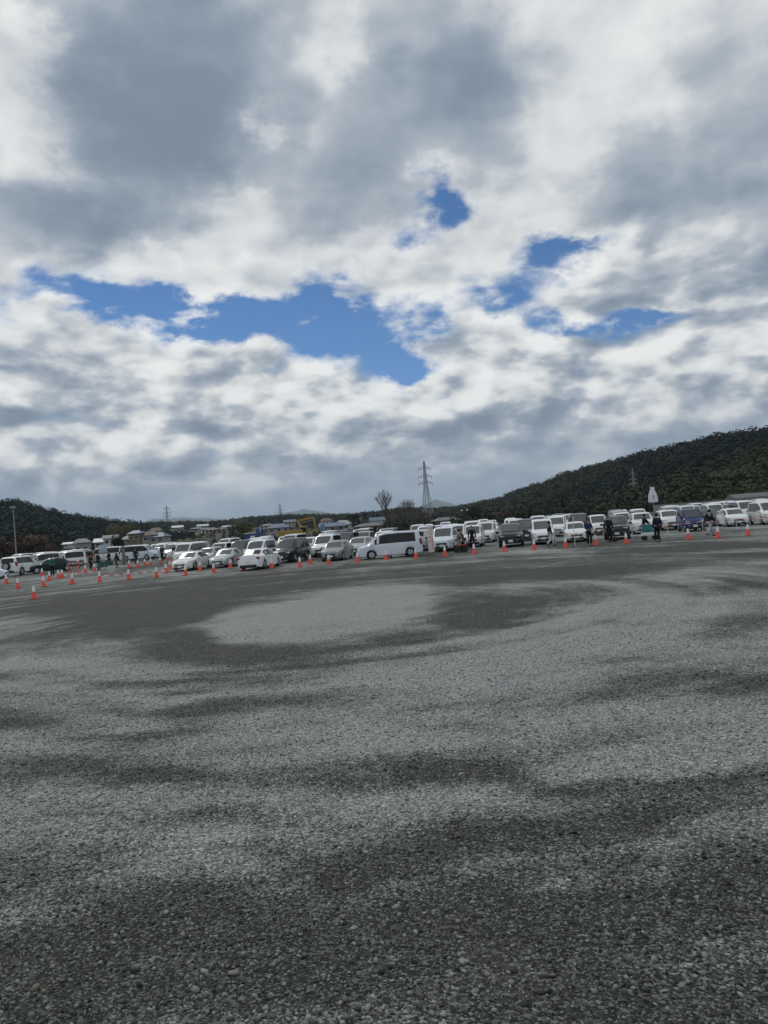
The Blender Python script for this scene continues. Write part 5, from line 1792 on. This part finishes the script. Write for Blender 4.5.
HOUSES = [
    (70, 230, 542.0, 3.6, 5, 'low white-roofed shed right of the russet trees', 2, 3, False, 5, 1, 'shed'),
    (83, 280, 538.5, 9.0, 7, 'grey house left of the olive green trees', 1, 0, True, 15, 1, 'house'),
    (104, 299, 538.0, 9, 8, 'house with a pale roof below the left olive tree', 0, 3, False, 8, 2, 'house'),
    (131, 296, 535.2, 9, 8, 'grey-roofed house in front of the olive trees, above the grey panel', 1, 0, True, -15, 2, 'house'),
    (143, 284, 533.4, 9.0, 7, 'whitish house right of the olive trees', 2, 0, False, 20, 2, 'house'),
    (152, 283, 531.0, 9.0, 8, 'cream house behind the whitish house', 0, 2, True, 5, 2, 'house'),
    (161, 282, 532.5, 9, 8, 'grey house beneath the small distant pylon, left one of two', 1, 1, True, -10, 2, 'house'),
    (172, 540, 529.5, 9, 8, 'brown-walled house beneath the small distant pylon', 3, 0, False, 12, 2, 'house'),
    (184, 500, 531.0, 9.0, 8, 'cream house above the pearl saloon', 0, 0, True, -20, 2, 'house'),
    (197, 570, 528.5, 9, 8, 'blue-roofed house above the silver hatchback', 1, 1, True, 8, 2, 'house'),
    (208, 510, 530.5, 9.0, 7, 'white house with a dark roof right of the blue-roofed house', 2, 0, False, 15, 2, 'house'),
    (222, 480, 530.6, 9, 8, 'brown-roofed house left of the blue flags', 1, 2, True, -10, 2, 'house'),
    (229, 550, 525.5, 8.0, 7, 'pale-roofed house higher up the slope left of the blue flags', 2, 3, False, -12, 2, 'house'),
    (279, 330, 523.5, 9.0, 8, 'blue-roofed house left of the excavator boom', 1, 1, True, 10, 2, 'house'),
    (333, 280, 522.6, 9, 9, 'wide blue-roofed building right of the excavator', 1, 1, False, 5, 2, 'house'),
    (347, 300, 520.0, 6.0, 6, 'narrow pale house with a steep roof right of the wide blue roof', 2, 3, False, 30, 2, 'house'),
    (369, 260, 523.0, 9.0, 8, 'dark-roofed house left of the bare trees', 3, 0, True, -8, 2, 'house'),
    (446, 230, 517.0, 7, 7, 'small grey hipped-roof house right of the big pylon', 1, 0, True, 10, 1, 'house'),
    (112, 291, 534.8, 8, 7, 'small white house with a grey roof between the olive trees and the pale roof', 2, 0, False, 12, 2, 'house'),
    (138, 281, 530.2, 7, 7, 'brown-walled house with a blue roof in the upper row by the olive trees', 3, 1, True, -8, 2, 'house'),
    (148, 287, 536.0, 8, 7, 'low cream house with a brown roof below the whitish house', 0, 2, False, 6, 1, 'house'),
    (157, 286, 527.6, 7, 6, 'small white house under the trees of the low ridge', 2, 2, True, 18, 2, 'house'),
    (166, 480, 534.0, 8, 7, 'white house with a blue roof right under the small distant pylon', 2, 1, False, -14, 2, 'house'),
    (178, 580, 525.4, 8, 7, 'pale-roofed grey house in the upper row above the pearl saloon', 1, 3, False, 10, 2, 'house'),
    (190, 470, 533.6, 7, 7, 'white house with a brown roof just above the pearl saloon', 2, 2, True, -6, 2, 'house'),
    (203, 590, 524.2, 8, 7, 'cream house with a pale sheet roof below the low ridge', 0, 3, False, 16, 2, 'house'),
    (214, 480, 531.2, 8, 7, 'grey house with a brown roof above the silver saloon', 1, 2, False, -18, 2, 'house'),
    (236, 520, 527.4, 7, 6, 'brown-walled house with a pale roof just left of the blue flags', 3, 3, False, 4, 2, 'house'),
    (268, 500, 523.8, 8, 7, 'white house with a grey roof between the blue flags and the yellow container', 2, 0, True, -12, 2, 'house'),
    (290, 560, 519.6, 8, 7, 'cream house with a blue roof behind the excavator boom', 0, 1, False, 9, 2, 'house'),
    (327, 540, 518.0, 8, 7, 'white house with a brown roof above the wide blue-roofed building', 2, 2, True, 14, 2, 'house'),
    (356, 500, 517.4, 8, 7, 'brown house with a grey roof right of the narrow pale house', 3, 0, False, -10, 2, 'house'),
    (341, 330, 523.4, 8, 7, 'grey house with a pale sheet roof below the narrow pale house', 1, 3, False, -6, 1, 'house'),
    (378, 420, 517.0, 8, 7, 'white house with a blue roof at the foot of the tall bare tree', 2, 1, False, 12, 1, 'house'),
    (749, 170, 497.2, 7.0, 5, 'low grey-roofed shed at the foot of the right hill', 1, 0, False, -4, 1, 'shed'),
]
for hs_ in HOUSES: house(*hs_[:2], hs_[2], hs_[3], hs_[4], hs_[5], hs_[6], hs_[7], hs_[8], hs_[9], hs_[10], hs_[11])

# low concrete wall along the foot of the right hill, with a dry grass bank before it
a = place(655, 165); b = place(795, 165)
d_ = b - a; L = d_.length
t = empty('concrete_wall', (a + b) / 2, math.atan2(d_.y, d_.x)); tag(t, 'long low concrete wall at the foot of the wooded right hill', 'wall')
MB().box((0, 0, 1.05), (L, .3, 2.1)).build('wall_face', M_CONCRETE, t)
MB().box((0, 0, 2.15), (L, .42, .12)).build('coping', M_CONCRETE, t)
